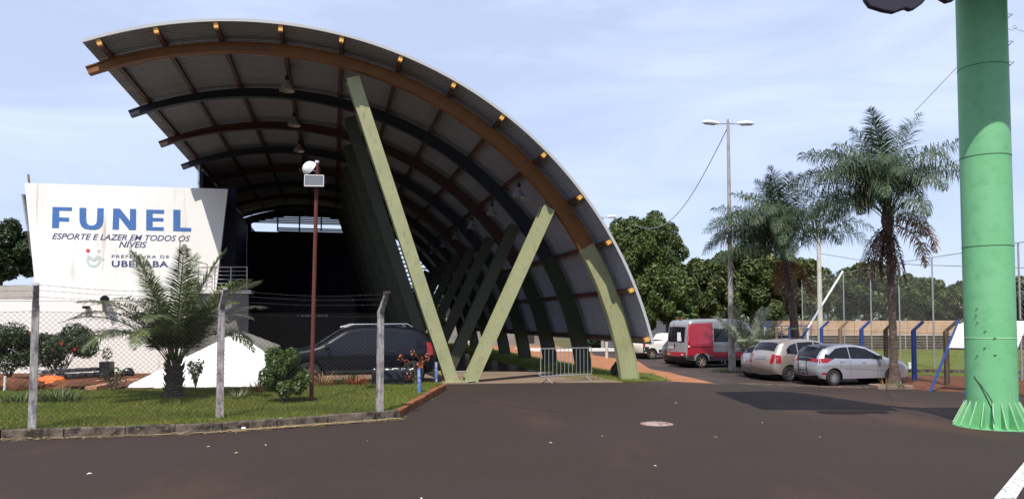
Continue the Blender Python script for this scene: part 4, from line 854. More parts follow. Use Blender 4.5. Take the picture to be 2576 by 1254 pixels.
# ================================================================= GREEN COLUMN WITH SIGN
cb_ = gp(2497, 1074); col = thing('sign_column', 'thick pale green steel column with flared gusset base carrying a sign', 'column', tuple(cb_)); Rc = .405
zj = [at_y(2490, y, cb_.y - .3).z - cb_.z for y in (850, 617, 388, 160)]; 
b = MB(); b.tube([(0, 0, 0), (0, 0, 9.5)], Rc, 56); b.build('shaft', M['column_green'], col, smooth=40)
for i, z in enumerate(zj):
    b = MB(); b.lathe([(Rc, z - .007), (Rc + .006, z - .005), (Rc + .006, z + .005), (Rc, z + .007)], 56); b.build('weld_seam', M['weld_pale'] if i < 1 else M['weld'], col, smooth=40)
b = MB(); b.lathe([(0, .03), (.62, .03), (.62, 0)], 48); b.build('base_plate', M['column_green'], col); b = MB(); b.prism([(0, .032), (.20, .032), (.20, .06), (0, .47), (-.01, .47), (-.01, .032)], -.009, .009, XZ); gm = b.mesh('gusset', M['column_green'])
e_ = MB(); e_.bar((.205, 0, .055), (.002, 0, .475), .022, .006, up=(0, 1, 0)); em = e_.mesh('gusset_edge', M['weld_pale'])
for k in range(20):
    a = 2 * math.pi * (k + .3) / 20; o = link(bpy.data.objects.new('gusset', gm), col); o.location = (math.cos(a) * Rc, math.sin(a) * Rc, 0); o.rotation_euler = (0, 0, a); link(bpy.data.objects.new('gusset_edge', em), o)
for y in (40, 108, 160):
    q = at_y(2540, y, cb_.y) - cb_; ax = Vector((math.cos(-.05), math.sin(-.05), 0)); b = MB(); b.tube([ax * Rc + Vector((0, 0, q.z - .11)), ax * (Rc + .15) + Vector((0, 0, q.z + .02)), ax * Rc + Vector((0, 0, q.z + .02))], .009, 6); b.build('step_rung', M['dark_steel'], col)
q = at_y(2545, 65, cb_.y) - cb_; b = MB(); b.tube([(Rc, -.02, q.z), (Rc + .06, 0, q.z - .05), (Rc + .16, 0, q.z - .09), (Rc + .24, 0, q.z - .03), (Rc + .20, 0, q.z + .01), (Rc + .15, 0, q.z - .03), (Rc + .4, 0, q.z - .12)], .004, 5); b.tube([(Rc + .06, 0, q.z - .05), (Rc + .05, 0, q.z - .35), (Rc, 0, q.z - .5)], .003, 5); b.build('loose_wire', M['galv'], col)
def oncol(px, py):
    r_ = ray(px, py); o2 = Vector((0, 0, CAM_H)) - cb_; a_ = r_.x ** 2 + r_.y ** 2; b_ = o2.x * r_.x + o2.y * r_.y; c_ = o2.x ** 2 + o2.y ** 2 - (Rc + .008) ** 2; k = (-b_ - math.sqrt(max(0, b_ * b_ - a_ * c_))) / a_; return o2 + r_ * k
b = MB(); b.tube([oncol(2450, 945), oncol(2466, 968), oncol(2480, 995), oncol(2494, 1025)] + [at_y(2501, 1066, cb_.y - .62) - cb_], .007, 5); b.tube([oncol(2460, 958), oncol(2485, 990), oncol(2497, 1010), oncol(2494, 1028)], .005, 5); b.build('ground_cable', M['dark_steel'], col)
# small drilled marks
for (px, py) in ((2458, 775), (2456, 792), (2459, 810), (2479, 832), (2503, 850), (2478, 874), (2459, 893), (2504, 892)):
    q = oncol(px, py); s = MB(); s.box(q, (.05, .012, .012)); s.build('bolt_mark', M['weld'], col)
# sign structure overhead (lower curled edge reaches into the frame)
yS = cb_.y - 2.6
def SP_(px, py): q = at_y(px, py, yS) - cb_; return (q.x, q.z)
zc = SP_(2300, -60)[1]
b = MB(); poly = [SP_(2168, -30), SP_(2178, 0), SP_(2190, 16), SP_(2225, 27), SP_(2250, 31), SP_(2266, 25), SP_(2280, 20), SP_(2292, 25), SP_(2304, 21), SP_(2322, 8), SP_(2332, -4), SP_(2352, -14), SP_(2372, -2), SP_(2384, 5), SP_(2402, 0), SP_(2415, -24), SP_(2415, -110), SP_(2168, -110)]
b.add([(x, yS - cb_.y, z) for x, z in poly] + [(x, yS - cb_.y + .10, z) for x, z in poly], [tuple(range(18)), tuple(range(18, 36))[::-1]] + [(i, i + 18, (i + 1) % 18 + 18, (i + 1) % 18) for i in range(18)]); b.build('sign_edge', M['dark_steel'], col, bevel=.02)
zlo = at_y(2500, -14, cb_.y + .3).z - cb_.z
b = MB(); b.prism([(-4.7, zlo + .9), (-3.9, zlo + .35), (-2.5, zlo), (3.6, zlo), (4.4, zlo + .9), (4.4, zlo + 1.6), (2.5, zlo + 2.1), (-2.8, zlo + 1.9), (-4.7, zlo + 1.3)], -.3, 2.15, XZ); b.build('sign_box', M['blue_paint'], col, bevel=.03)
b = MB(); b.prism([(-4.6, zlo + .3), (-1.7, zlo + .05), (-1.7, zlo + .9), (-4.6, zlo + 1.0)], 2.16, 3.0, XZ); b.build('sign_wing', M['blue_paint'], col, bevel=.03)

# ================================================================= RIGHT SIDE: LAMP POLE, FENCES, NET, WALL
lb_ = gp(1842, 934); LH = at_y(1836, 305, lb_.y).z + .5
lpn = thing('street_lamp', 'tall slim lamp post with two white lamp heads in the car park', 'street lamp', tuple(lb_))
b = MB(); b.tube([(0, 0, 0), (-.03, 0, 2.9), (-.05, 0, LH)], [.17, .12, .065], 12); b.build('pole', M['pole_grey'], lpn, smooth=40)
b = MB(); b.tube([(-.6, 0, LH - .12), (.55, 0, LH - .12)], .025, 6); b.tube([(-.05, 0, LH - .3), (-.05, 0, LH + .1)], .05, 8); b.tube([(0, 0, LH), (.14, 0, LH + .12), (.2, 0, LH - .1), (.1, 0, LH - .4)], .008, 5); b.build('cross_arm', M['galv'], lpn)
for s, tl_ in ((-1, .12), (1, -.03)):
    h_ = MB(); h_.tube([(0, 0, 0), (.12, 0, .02), (.45, 0, .03), (.72, 0, -.01), (.80, 0, -.03)], [.05, .09, .125, .11, .05], 12); hd = h_.build('lamp_head', M['lamp_white'], lpn, smooth=50); hd.location = (-.05 + s * .42, 0, LH - .12); hd.rotation_euler = (0, tl_ * s, 0 if s > 0 else math.pi); hd.scale = (1, 1, .8)
    h_ = MB(); h_.box((.45, 0, -.095), (.5, .16, .035)); h_.build('diffuser', M['lamp_glass'], hd, bevel=.01)
l2 = Vector((at_y(1515, 600, 62).x, 62, -.5)); H2 = at_y(1520, 545, 62).z + .5
lq = thing('street_lamp', 'distant lamp post with one white head behind the canopy edge', 'street lamp', tuple(l2)); b = MB(); b.tube([(0, 0, 0), (0, 0, H2)], [.16, .08], 9); b.build('pole', M['pole_grey'], lq, smooth=40)
b = MB(); b.tube([(0, 0, H2 - .1), (.5, 0, H2)], .03, 6); b.build('arm', M['galv'], lq); b = MB(); b.tube([(.4, 0, H2), (.55, 0, H2 + .02), (1.0, 0, H2 + .02), (1.2, 0, H2)], [.05, .12, .13, .05], 10); b.build('lamp_head', M['lamp_white'], lq, smooth=40)
A = Vector((lb_.x - .05, lb_.y, lb_.z + LH - .25)); B = at_y(1585, 562, 60); b = MB(); pts = []
for k in range(25):
    f = k / 24; p = A.lerp(B, f); p.z -= 2.6 * math.sin(math.pi * f) ** 1 * (1 - .25 * f); pts.append(p - A)
b.tube(pts, .022, 5); o = b.build('overhead_cable', M['galv'], None); o.location = A; tag(o, 'sagging overhead cable running from the tall lamp post down behind the trees', 'cable')
# posts of the car park fence
cpf = thing('car_park_fence', 'fence of blue and tan posts with bent tops along the playing field', 'fence', (16.06, 28, -.5))
kinds = ['brown_post', 'blue_post', 'brown_post', 'blue_post', 'tan_post', 'blue_post', 'tan_post', 'blue_post', 'tan_post', 'blue_post', 'tan_post']; ptops = []
for k in range(-3, 11):
    Yk = 2.3 * k; c = Vector((.02 * k, Yk, 0)); m = kinds[k] if k >= 0 else 'brown_post'; hgt = 2.0; b = MB(); b.bar(c + Vector((0, 0, -.2)), c + Vector((0, 0, hgt)), .15, .15); o = b.build('post', M[m], cpf, bevel=.015)
    b = MB(); b.bar(c + Vector((-.03, 0, hgt - .03)), c + Vector((.34, -.12, hgt + .36)), .10, .11, up=(0, 1, 0)); b.build('arm', M[m], o, bevel=.01); ptops.append(c + Vector((0, 0, hgt)))
for j in range(3):
    b = MB()
    for k in range(len(ptops) - 1): b.tube([ptops[k] + Vector((.1 + .1 * j, -.03, .08 + .11 * j)), ptops[k + 1] + Vector((.1 + .1 * j, -.03, .08 + .11 * j))], .004, 4, False)
    b.build('barbed_wire', M['wire'], cpf)
for z in (.3, 1.1, 1.9):
    b = MB(); b.tube([ptops[0] + Vector((0, 0, z - 2)), ptops[-1] + Vector((0, 0, z - 2))], .005, 4, False); b.build('strand', M['wire'], cpf)
b = MB()
for k in range(0, len(ptops) - 1): chain(Vector((ptops[k].x, ptops[k].y, 0)), Vector((ptops[k + 1].x, ptops[k + 1].y, 0)), .1, 1.95, .16, .0022, b)
b.build('wire_mesh', M['wire'], cpf)
# high ball net
net = thing('ball_net', 'high white ball stop net on slim poles at the end of the playing field', 'net', (17, 30, -.5)); NO = Vector((17, 30, -.5)); nt_ = []
pxs = [(2561, 610), (2443, 632), (2344, 647), (2260, 660), (2189, 673), (2121, 686), (2066, 694), (2017, 701)]
for k in range(-2, 8):
    Yk = 30.4 + 3.65 * k
    if k >= 0: q = at_y(*pxs[k], Yk)
    else: q = Vector((at_y(2561, 610, 30.4).x - .42 * k * 0 + (-k) * .35, Yk, 5.0))
    b = MB(); b.tube([Vector((q.x, q.y, -.55)) - NO, q - NO], .038, 8); b.build('net_pole', M['galv'], net, smooth=40); nt_.append(q - NO)
b = MB(); b.tube(nt_, .02, 5); b.build('top_rope', M['galv'], net)
for k in range(len(nt_) - 1):
    A, B = nt_[k], nt_[k + 1]; b = MB(); chain(Vector((A.x, A.y, 0)), Vector((B.x, B.y, 0)), .1, min(A.z, B.z), .22, .0015, b); b.build('netting', M['galv_white'], net)
b = MB(); b.tube([at_y(2060, 637, 60) - NO, at_y(2170, 655, 55) - NO, at_y(2310, 666, 50) - NO, at_y(2600, 674, 44) - NO], .02, 5); b.build('guy_cable', M['dark_steel'], net)
cbl = MB(); A = at_y(2424, 152, cb_.y); B = at_y(2300, 282, 30); cbl.tube([Vector((0, 0, 0)), (B - A)], [.006, .014], 5); o = cbl.build('stay_cable', M['galv'], None); o.location = A; tag(o, 'thin stay cable rising from behind the tall palm to the green column', 'cable')
# thick floodlight pole and diagonal pole
tp = Vector((at_y(2064, 860, 44).x, 44, -.5)); tz = at_y(2060, 580, 44).z + .5; fp_ = thing('floodlight_mast', 'thick cream floodlight mast beyond the car park fence', 'mast', tuple(tp))
b = MB(); b.tube([(0, 0, 0), (0, 0, tz)], [.17, .10], 10); b.build('mast_pole', M['pole_cream'], fp_, smooth=40); b = MB(); b.tube([(-.8, 0, tz - .1), (.5, 0, tz - .1)], .04, 6); b.build('cross_arm', M['galv'], fp_)
for x in (-.7, -.25, .2): b = MB(); b.box((x, -.1, tz + .05), (.34, .16, .24)); fo = b.build('floodlight', M['galv_white'], fp_, bevel=.02); b = MB(); b.box((x, -.19, tz + .05), (.28, .02, .18)); b.build('glass', M['lamp_glass'], fo)
A = at_y(2012, 858, 36); B = at_y(2120, 682, 38); dg_ = thing('leaning_pole', 'slanting thin white pole with blue lower end left of the floodlight mast', 'pole', tuple(A)); b = MB(); b.tube([(B - A) * .18, B - A], .05, 8); b.build('pole_upper', M['galv_white'], dg_); b = MB(); b.tube([(B - A) * -.42, (B - A) * .18], .06, 8); b.build('pole_lower', M['blue_post'], dg_)
# white goal like posts at fence left
for px, lb in ((1925, 'white post beside the small spiky palm'), (2032, 'short white post left of the floodlight mast')):
    A = at_y(px, 860, 40); b = MB(); b.tube([(0, 0, 0), (0, 0, at_y(px, 822, 40).z + .5)], .06, 8); o = b.build('white_post', M['galv_white'], None); o.location = (A.x, 40, -.5); tag(o, lb, 'post')
gt = thing('blue_gate', 'dark blue square mesh gate behind the left palm trunk', 'gate', (at_y(1985, 860, 41).x, 41, -.5))
for k in range(4): b = MB(); b.tube([(-1.2 + k * .8, 0, 0), (-1.2 + k * .8, 0, 2.1)], .025, 6); b.build('upright', M['blue_post'], gt)
for z in (.3, 1.2, 2.1): b = MB(); b.tube([(-1.2, 0, z), (1.2, 0, z)], .025, 6); b.build('rail', M['blue_post'], gt)
# far wall and dark screened fence
xa, xb_ = at_y(1880, 820, 64).x, at_y(2700, 820, 64).x + 4; zt2 = at_y(2200, 806, 64).z
fw = thing('field_wall', 'stained cream wall on the far side of the playing field', 'wall', ((xa + xb_) / 2, 64, -.5)); b = MB()
nP = 14; wP = (xb_ - xa) / nP
for k in range(nP): s = MB(); s.box((-(xb_ - xa) / 2 + (k + .5) * wP, random.uniform(0, .02), (zt2 + .5) / 2), (wP - .03, .22, zt2 + .5 + random.uniform(-.03, .03))); s.build('wall_panel', M['cream_wall'], fw)
sf = thing('pitch_fence', 'dark boarded fence with pale top rail in front of the cream wall', 'fence', ((xa + xb_) / 2, 62, -.5)); Wf = xb_ - xa; Hf = at_y(2200, 842, 62).z + .5
for r_ in range(5):
    for k in range(9): s = MB(); s.box((-Wf / 2 + (k + .5) * Wf / 9, 0, .06 + (r_ + .5) * (Hf - .1) / 5), (Wf / 9 - .04, .05, (Hf - .1) / 5 - .03)); s.build('board', M['screen_dark'], sf)
s = MB(); s.tube([(-Wf / 2, -.06, Hf), (Wf / 2, -.06, Hf)], .035, 6); s.build('top_rail', M['rail_pale'], sf)
for k in range(19): s = MB(); s.tube([(-Wf / 2 + k * Wf / 18, -.08, 0), (-Wf / 2 + k * Wf / 18, -.08, Hf)], .03, 6); s.build('fence_post', M['rail_pale'], sf)
o = MB(); o.box((0, 0, .2), (.12, .12, .4)); o = o.build('white_marker', M['litter'], None, bevel=.02); o.location = Vector((at_y(2613, 928, 36).x, 35.5, -.48)); q = at_y(2610 / 1, 920, 36); tag(o, 'small white marker stub at the edge of the playing field', 'marker')
o.location = Vector((at_y(2288, 930, 36).x, 36, -.49))
# A frame board
A = gp(2340, 985); B = gp(2426, 991); T = at_y(2413, 803, A.y + .35); up_ = T - A; ab = thing('notice_board', 'blank white board on blue slanting legs behind the green column', 'board', tuple(A)); wv = B - A
for s_ in (0, 1): b = MB(); b.bar(wv * s_, wv * s_ + up_, .07, .05, up=(0, 1, 0)); b.build('leg', M['blue_post'], ab, bevel=.005)
b = MB(); p0 = up_ * .60 - Vector((0, .05, 0)) + wv * .02; p1 = up_ * .985 - Vector((0, .05, 0)) + wv * .02; wd = wv.normalized() * 2.0; b.add([p0, p0 + wd, p1 + wd + Vector((0, 0, .02)), p1 + wd * .08 + Vector((0, 0, .02)), p0.lerp(p1, .9)] + [v + Vector((0, .04, 0)) for v in (p0, p0 + wd, p1 + wd + Vector((0, 0, .02)), p1 + wd * .08 + Vector((0, 0, .02)), p0.lerp(p1, .9))],
    [(0, 1, 2, 3, 4), (9, 8, 7, 6, 5)] + [(i, i + 5, (i + 1) % 5 + 5, (i + 1) % 5) for i in range(5)]); b.build('panel', M['board_white'], ab)
b = MB(); b.tube([p0 - Vector((0, .01, 0)), p0 + wd - Vector((0, .01, 0))], .025, 6); b.build('bottom_frame', M['trim'], ab); b = MB(); b.tube([p0.lerp(p1, .9) - Vector((0, .01, 0)), p1 + wd * .08 + Vector((0, -.01, .02)), p1 + wd + Vector((0, -.01, .02))], .025, 6); b.build('frame', M['trim'], ab)
# planter kerb round the palm, white stub, low kerb beyond the path, house wall
pk = gp(2250, 978); b = MB(); b.box((0, 0, .06), (1.25, .75, .16)); o = b.build('tree_kerb', M['slab'], None, bevel=.03); o.location = pk + Vector((0, .25, 0)); tag(o, 'low concrete kerb box round the foot of the tall palm', 'kerb')
clump('weed_tuft', 'small weeds growing at the foot of the tall palm', pk + Vector((.15, -.05, .13)), 50, .3, .012, 'strap', 1.5, 31); clump('weed_tuft', 'dry weeds growing left of the tall palm foot', pk + Vector((-.3, .0, .13)), 60, .38, .008, 'strap_dry', 1.5, 32)
clump('weed_tuft', 'grass and weeds round the foot of the tall lamp post', lb_ + Vector((-.5, -.1, 0)), 160, .26, .012, 'strap', 8, 33); clump('weed_tuft', 'low weeds right of the tall lamp post foot', lb_ + Vector((.6, -.1, 0)), 140, .2, .012, 'strap', 8, 34)
A = Vector((at_y(1526, 880, 48).x, 48, 0)); b = MB(); b.tube([(0, 0, -.6), (0, 0, .55)], .10, 8); o = b.build('white_stub_post', M['pole_cream'], None); o.location = A; tag(o, 'short cream stub post on the dirt path seen under the canopy', 'post')
A = Vector((5, 58, -.35)); b = MB(); b.box((0, 0, 0), (14, .2, .25)); o = b.build('low_kerb', M['litter'], None, bevel=.02); o.location = A; tag(o, 'low white kerb beyond the dirt path seen under the canopy', 'kerb')
hs_ = thing('small_house', 'pale house wall glimpsed between the far arch feet', 'house', (-1.0, 63, 0)); b = MB(); b.box((0, 0, 1.5), (9, .3, 3.4)); b.build('wall', M['grey_wall'], hs_)
for x, w, m in ((-2.6, .8, 'white_wall'), (.2, .6, 'annex_wall'), (2.4, .9, 'dark_front'), (3.7, .5, 'white_wall')): b = MB(); b.box((x, -.18, 1.1), (w, .05, 2.1)); b.build('door_panel', M[m], hs_)
b = MB(); b.box((0, -.3, 3.3), (9.6, 1.2, .15)); b.build('roof', M['grey_wall'], hs_)
A = at_y(1640, 830, 60); hb = thing('white_house', 'bright white wall of a house half hidden by leaves left of the van', 'house', (A.x, 64, -.5)); b = MB(); b.box((0, 0, 1.6), (6, .3, 3.0)); b.build('wall', M['white_wall'], hb); b = MB(); b.box((0, -.18, 1.3), (1.0, .06, 1.6)); b.build('window', M['glass'], hb)

# ================================================================= CARS
def car(name, label, hub, wb, hw, prof, wheel_r, paint, lower=None, side_win=(), rear=(), tail=(), arch=None, zb=.9, zroof=1.5, x_end=None, tumble=.30, rim='alloy', mirror=None, moulding=True, heading=(.925, .38), hubs_side=-1, z0=-.5, roofm=None, roofrail=False, cat='car', spokes=8, handles=(), extra=None, group='vehicles standing in the car park', taper=.16, tw=.2, ztail=None, roof_span=None):
    h = Vector((heading[0], heading[1], 0)).normalized(); s = Vector((-h.y, h.x, 0)); hl = Vector((-wb / 2 * hubs_side * -1 if False else -wb / 2, -(hw - .10), 0))
    if hubs_side == -1: base = Vector((hub[0], hub[1], 0)) - h * (-wb / 2) - s * (-(hw - .1))
    else: base = Vector((hub[0], hub[1], 0)) - h * (-wb / 2) - s * (hw - .1)
    root = thing(name, label, cat, (base.x, base.y, z0), math.atan2(h.y, h.x), group)
    xs = [p[0] for p in prof]; x0, x1 = min(xs), max(xs); zt = max(p[1] for p in prof); ra = arch or wheel_r + .055; zs = min(prof[0][1], prof[-1][1])
    # densify the profile
    top = []
    for i in range(len(prof) - 1):
        a, c = Vector(prof[i]), Vector(prof[i + 1]); n = max(1, int((c - a).length / .10))
        for k in range(n): top.append(tuple(a.lerp(c, k / n)))
    top.append(tuple(prof[-1]))
    for _ in range(2): top = [top[0]] + [((top[i - 1][0] + 2 * top[i][0] + top[i + 1][0]) / 4, (top[i - 1][1] + 2 * top[i][1] + top[i + 1][1]) / 4) for i in range(1, len(top) - 1)] + [top[-1]]
    T = np.array(top)
    def dist(x, z):
        a = T[:-1]; d = T[1:] - a; k = np.clip(((np.array([x, z]) - a) * d).sum(1) / ((d * d).sum(1) + 1e-9), 0, 1); return float(np.min(np.linalg.norm(a + d * k[:, None] - np.array([x, z]), axis=1)))
    def Wd(x, z):
        w = hw; e = .75
        for q in (x - x0, x1 - x):
            if q < e: w -= taper * hw * (1 - q / e) ** 2.2
        w -= .05 * max(0, (zb - .25 - z) / (zb - .2)) ** 2
        if z > zb: w -= (z - zb) * tumble + .012
        elif z > zb - .12: w -= .012 * (z - zb + .12) / .12
        if abs(z - (zb - .20)) < .05: w += .006
        r_ = .085; d = dist(x, z)
        if d < r_: w -= r_ * (1 - math.sqrt(max(0, 1 - (1 - d / r_) ** 2)))
        return w
    def arcpts(cx, n=12):
        zc_ = wheel_r; a0 = math.asin(max(-1, min(1, (zs - zc_) / ra))); return [(cx + ra * math.cos(a), zc_ + ra * math.sin(a)) for a in [a0 + (math.pi - 2 * a0) * i / n for i in range(n + 1)]]
    outline = top + arcpts(wb / 2) + arcpts(-wb / 2)
    def side_mesh(poly, off, nm, m, parent, sides=(-1, 1), step=.11):
        for sd_ in sides:
            bm = bmesh.new(); f = bm.faces.new([bm.verts.new((x, 0, z)) for x, z in poly]); xs_ = [p[0] for p in poly]; zs_ = [p[1] for p in poly]
            k = min(xs_) + step
            while k < max(xs_): bmesh.ops.bisect_plane(bm, geom=list(bm.verts) + list(bm.edges) + list(bm.faces), plane_co=(k, 0, 0), plane_no=(1, 0, 0)); k += step
            k = min(zs_) + step * .6
            while k < max(zs_): bmesh.ops.bisect_plane(bm, geom=list(bm.verts) + list(bm.edges) + list(bm.faces), plane_co=(0, 0, k), plane_no=(0, 0, 1)); k += step * .6
            for v in bm.verts: v.co.y = sd_ * (Wd(v.co.x, v.co.z) + off)
            bm.normal_update()
            for f in bm.faces:
                if f.normal.y * sd_ < 0: f.normal_flip()
            me = bpy.data.meshes.new(nm); bm.to_mesh(me); bm.free(); me.materials.append(m); me.polygons.foreach_set('use_smooth', [True] * len(me.polygons)); yield me
    def across(path, f0, f1, off, n=10, crown_=.03, endc=.10):
        P_ = np.array(path); b = MB(); 
        for i, (x, z) in enumerate(path):
            t = P_[min(i + 1, len(P_) - 1)] - P_[max(i - 1, 0)]; t = t / (np.linalg.norm(t) + 1e-9); nx, nz = -t[1], t[0]
            c_ = crown_ + endc * abs(nx) ** 2; w = Wd(x, z)
            for j in range(n + 1):
                f = f0 + (f1 - f0) * j / n; k = c_ * (1 - f * f) + off; b.v.append((x + nx * k, f * (w + off), z + nz * k))
        for i in range(len(path) - 1):
            for j in range(n): q = i * (n + 1) + j; b.f.append((q, q + 1, q + n + 2, q + n + 1))
        return b
    def sub(pa, pb):
        ia = int(np.argmin(np.linalg.norm(T - np.array(pa), axis=1))); ib = int(np.argmin(np.linalg.norm(T - np.array(pb), axis=1))); ia, ib = min(ia, ib), max(ia, ib); return [tuple(q) for q in T[ia:ib + 1]]
    bm = bmesh.new()
    for me in side_mesh(outline, 0, 'b', M[paint], root): bm.from_mesh(me)
    tmp = across(top, -1, 1, 0, 14).mesh('b', M[paint], 180); bm.from_mesh(tmp); bmesh.ops.remove_doubles(bm, verts=bm.verts, dist=.004)
    me = bpy.data.meshes.new('body'); bm.to_mesh(me); bm.free(); me.materials.append(M[paint]); me.polygons.foreach_set('use_smooth', [True] * len(me.polygons)); me.set_sharp_from_angle(angle=rad(50)); link(bpy.data.objects.new('body', me), root)
    b = MB(); b.box(((x0 + x1) / 2, 0, (zs + .10 + wheel_r) / 2 + .08), (x1 - x0 - .5, 2 * hw - .5, .35)); b.build('underbody', M['black'], root)
    for cx in (-wb / 2, wb / 2): b = MB(); b.tube([(cx, -hw + .30, wheel_r + .02), (cx, hw - .30, wheel_r + .02)], ra + .02, 16); b.build('wheel_well', M['black'], root)
    for poly in side_win:
        for me in side_mesh(poly, .006, 'side_window', M['glass'], root): link(bpy.data.objects.new('side_window', me), root)
    for nm, poly, m in tail:
        for me in side_mesh(poly, .009, nm, M[m], root): link(bpy.data.objects.new(nm, me), root)
    for nm, pa, pb_, f0, f1, m, off in rear:
        b = across(sub(pa, pb_), f0, f1, off); b.build(nm, M[m], root, smooth=60)
    # wheels
    b = MB(); r_ = wheel_r; prof_t = [(r_ * .62, -tw / 2), (r_ * .90, -tw / 2), (r_ * .985, -tw / 2 + .03), (r_, -tw / 4), (r_, tw / 4), (r_ * .985, tw / 2 - .03), (r_ * .90, tw / 2), (r_ * .62, tw / 2)]
    b.lathe(prof_t, 32); tm = b.mesh('wheel', M['tyre'], 40)
    b = MB(); b.lathe([(r_ * .66, tw / 2 - .005), (r_ * .64, tw / 2 - .005), (r_ * .60, tw / 2 - .03), (r_ * .60, -.02)], 32)
    for k in range(spokes):
        a = 2 * math.pi * k / spokes; d = Vector((math.cos(a), math.sin(a), 0)); b.bar(d * r_ * .08 + Vector((0, 0, tw / 2 - .03)), d * r_ * .63 + Vector((0, 0, tw / 2 - .022)), r_ * .13, .03, up=(0, 0, 1), w1=r_ * .16)
    b.lathe([(0, tw / 2 - .01), (r_ * .14, tw / 2 - .012), (r_ * .16, tw / 2 - .04)], 16); rm = b.mesh('rim', M[rim], 40)
    b = MB(); b.lathe([(0, 0), (r_ * .6, 0)], 20); dm = b.mesh('brake_disc', M['black'])
    for cx in (-wb / 2, wb / 2):
        for sd_ in (-1, 1):
            o = link(bpy.data.objects.new('wheel', tm), root); o.location = (cx, sd_ * (hw - .03 - tw / 2), r_); o.rotation_euler = (rad(90) if sd_ < 0 else rad(-90), 0, 0); link(bpy.data.objects.new('rim', rm), o); link(bpy.data.objects.new('brake_disc', dm), o)
    for (hx, hz) in handles:
        for sd_ in (-1, 1): b = MB(); b.box((hx, sd_ * (Wd(hx, hz) + .018), hz), (.17, .03, .03)); b.build('door_handle', M[paint if paint != 'p_black' else 'trim'], root, bevel=.008)
    if mirror:
        for sd_ in (-1, 1): b = MB(); b.box((mirror[0], sd_ * (Wd(*mirror) + .12), mirror[1]), (.13, .20, .14)); b.build('mirror', M[lower or paint], root, bevel=.03)
    # door seams
    for x in (extra or {}).get('seams', ()):
        for sd_ in (-1, 1):
            b = MB(); zz_ = [zs + .08 + (zb - zs - .1) * i / 6 for i in range(7)]; b.tube([(x, sd_ * (Wd(x, z) + .001), z) for z in zz_], .004, 4, False); b.build('door_seam', M['trim'], root)
    root_W = Wd
    return root, Wd, side_mesh, across, sub
HDR = (.925, .38)
def hubpt(px, py, z=-.5):
    r_ = ray(px, py); k = (CAM_H - z) / -r_.z; return (r_.x * k, r_.y * k)
# silver hatchback with black roof and bicycle rack
yr, Wy, sm_, ac_, sb_ = car('silver_hatchback', 'silver hatchback with black roof and bike rack nearest in the car park', hubpt(2096, 970), 2.62, .86,
    [(-1.80, .28), (-1.93, .42), (-1.95, .62), (-1.90, .86), (-1.86, 1.00), (-1.66, 1.26), (-1.52, 1.40), (-1.1, 1.475), (-.35, 1.50), (.25, 1.42), (.85, 1.13), (1.05, 1.01), (1.55, .92), (2.02, .80), (2.22, .60), (2.24, .40), (2.15, .26)],
    .305, 'p_silver', lower='trim', zb=.97, side_win=[[(-1.30, 1.01), (-1.52, 1.13), (-1.16, 1.36), (-.9, 1.40), (-.62, 1.41), (-.62, .99)], [(-.58, .99), (-.58, 1.412), (-.25, 1.415), (.20, 1.33), (.72, 1.07), (.78, .97)]],
    rear=[('rear_window', (-1.84, 1.04), (-1.58, 1.34), -.86, .86, 'glass', .008), ('roof_panel', (-1.60, 1.34), (.30, 1.40), -1, 1, 'p_black', .004), ('windscreen', (.34, 1.38), (.98, 1.05), -.88, .88, 'glass', .007), ('rear_garnish', (-1.90, .86), (-1.865, .97), -.62, .62, 'p_black', .006), ('lower_bumper', (-1.86, .31), (-1.90, .38), -.95, .95, 'trim', .010), ('tail_lamp', (-1.905, .85), (-1.85, 1.0), .56, .99, 'tail_red', .012), ('tail_lamp', (-1.905, .85), (-1.85, 1.0), -.99, -.56, 'tail_red', .012)],
    tail=[('tail_lamp', [(-1.88, .84), (-1.60, .86), (-1.36, .985), (-1.62, 1.01), (-1.84, 1.02)], 'tail_red'), ('side_moulding', [(-.85, .62), (.85, .54), (.87, .57), (-.85, .66)], 'p_grey'), ('pillar_panel', [(-1.56, 1.16), (-1.32, 1.02), (-1.32, .985), (-1.70, 1.03), (-1.66, 1.18)], 'p_black'), ('bumper_reflector', [(-1.82, .44), (-1.62, .42), (-1.66, .50), (-1.80, .50)], 'tail_red')],
    mirror=(.62, 1.03), spokes=10, handles=[(-.95, .90), (.0, .86)], extra={'seams': (-.60, .62, -1.05)}, tumble=.36, heading=(.955, .297))
for yy in (-.30, .16):
    b = MB(); b.tube([(-2.06, yy, .38), (-2.10, yy, .7), (-2.09, yy, 1.05), (-1.98, yy, 1.22)], .018, 6); b.build('bike_rack', M['trim'], yr)
for zz_ in (.58, .95): b = MB(); b.tube([(-2.10, -.32, zz_), (-2.10, .18, zz_)], .014, 6); b.build('rack_bar', M['trim'], yr)
b = MB(); b.tube([(-1.96, -.07, .42), (-2.10, -.07, .45)], .03, 6); b.build('tow_bar', M['trim'], yr); b = MB(); b.box((-2.055, -.07, .74), (.02, .42, .13)); b.build('number_plate', M['plate'], yr)
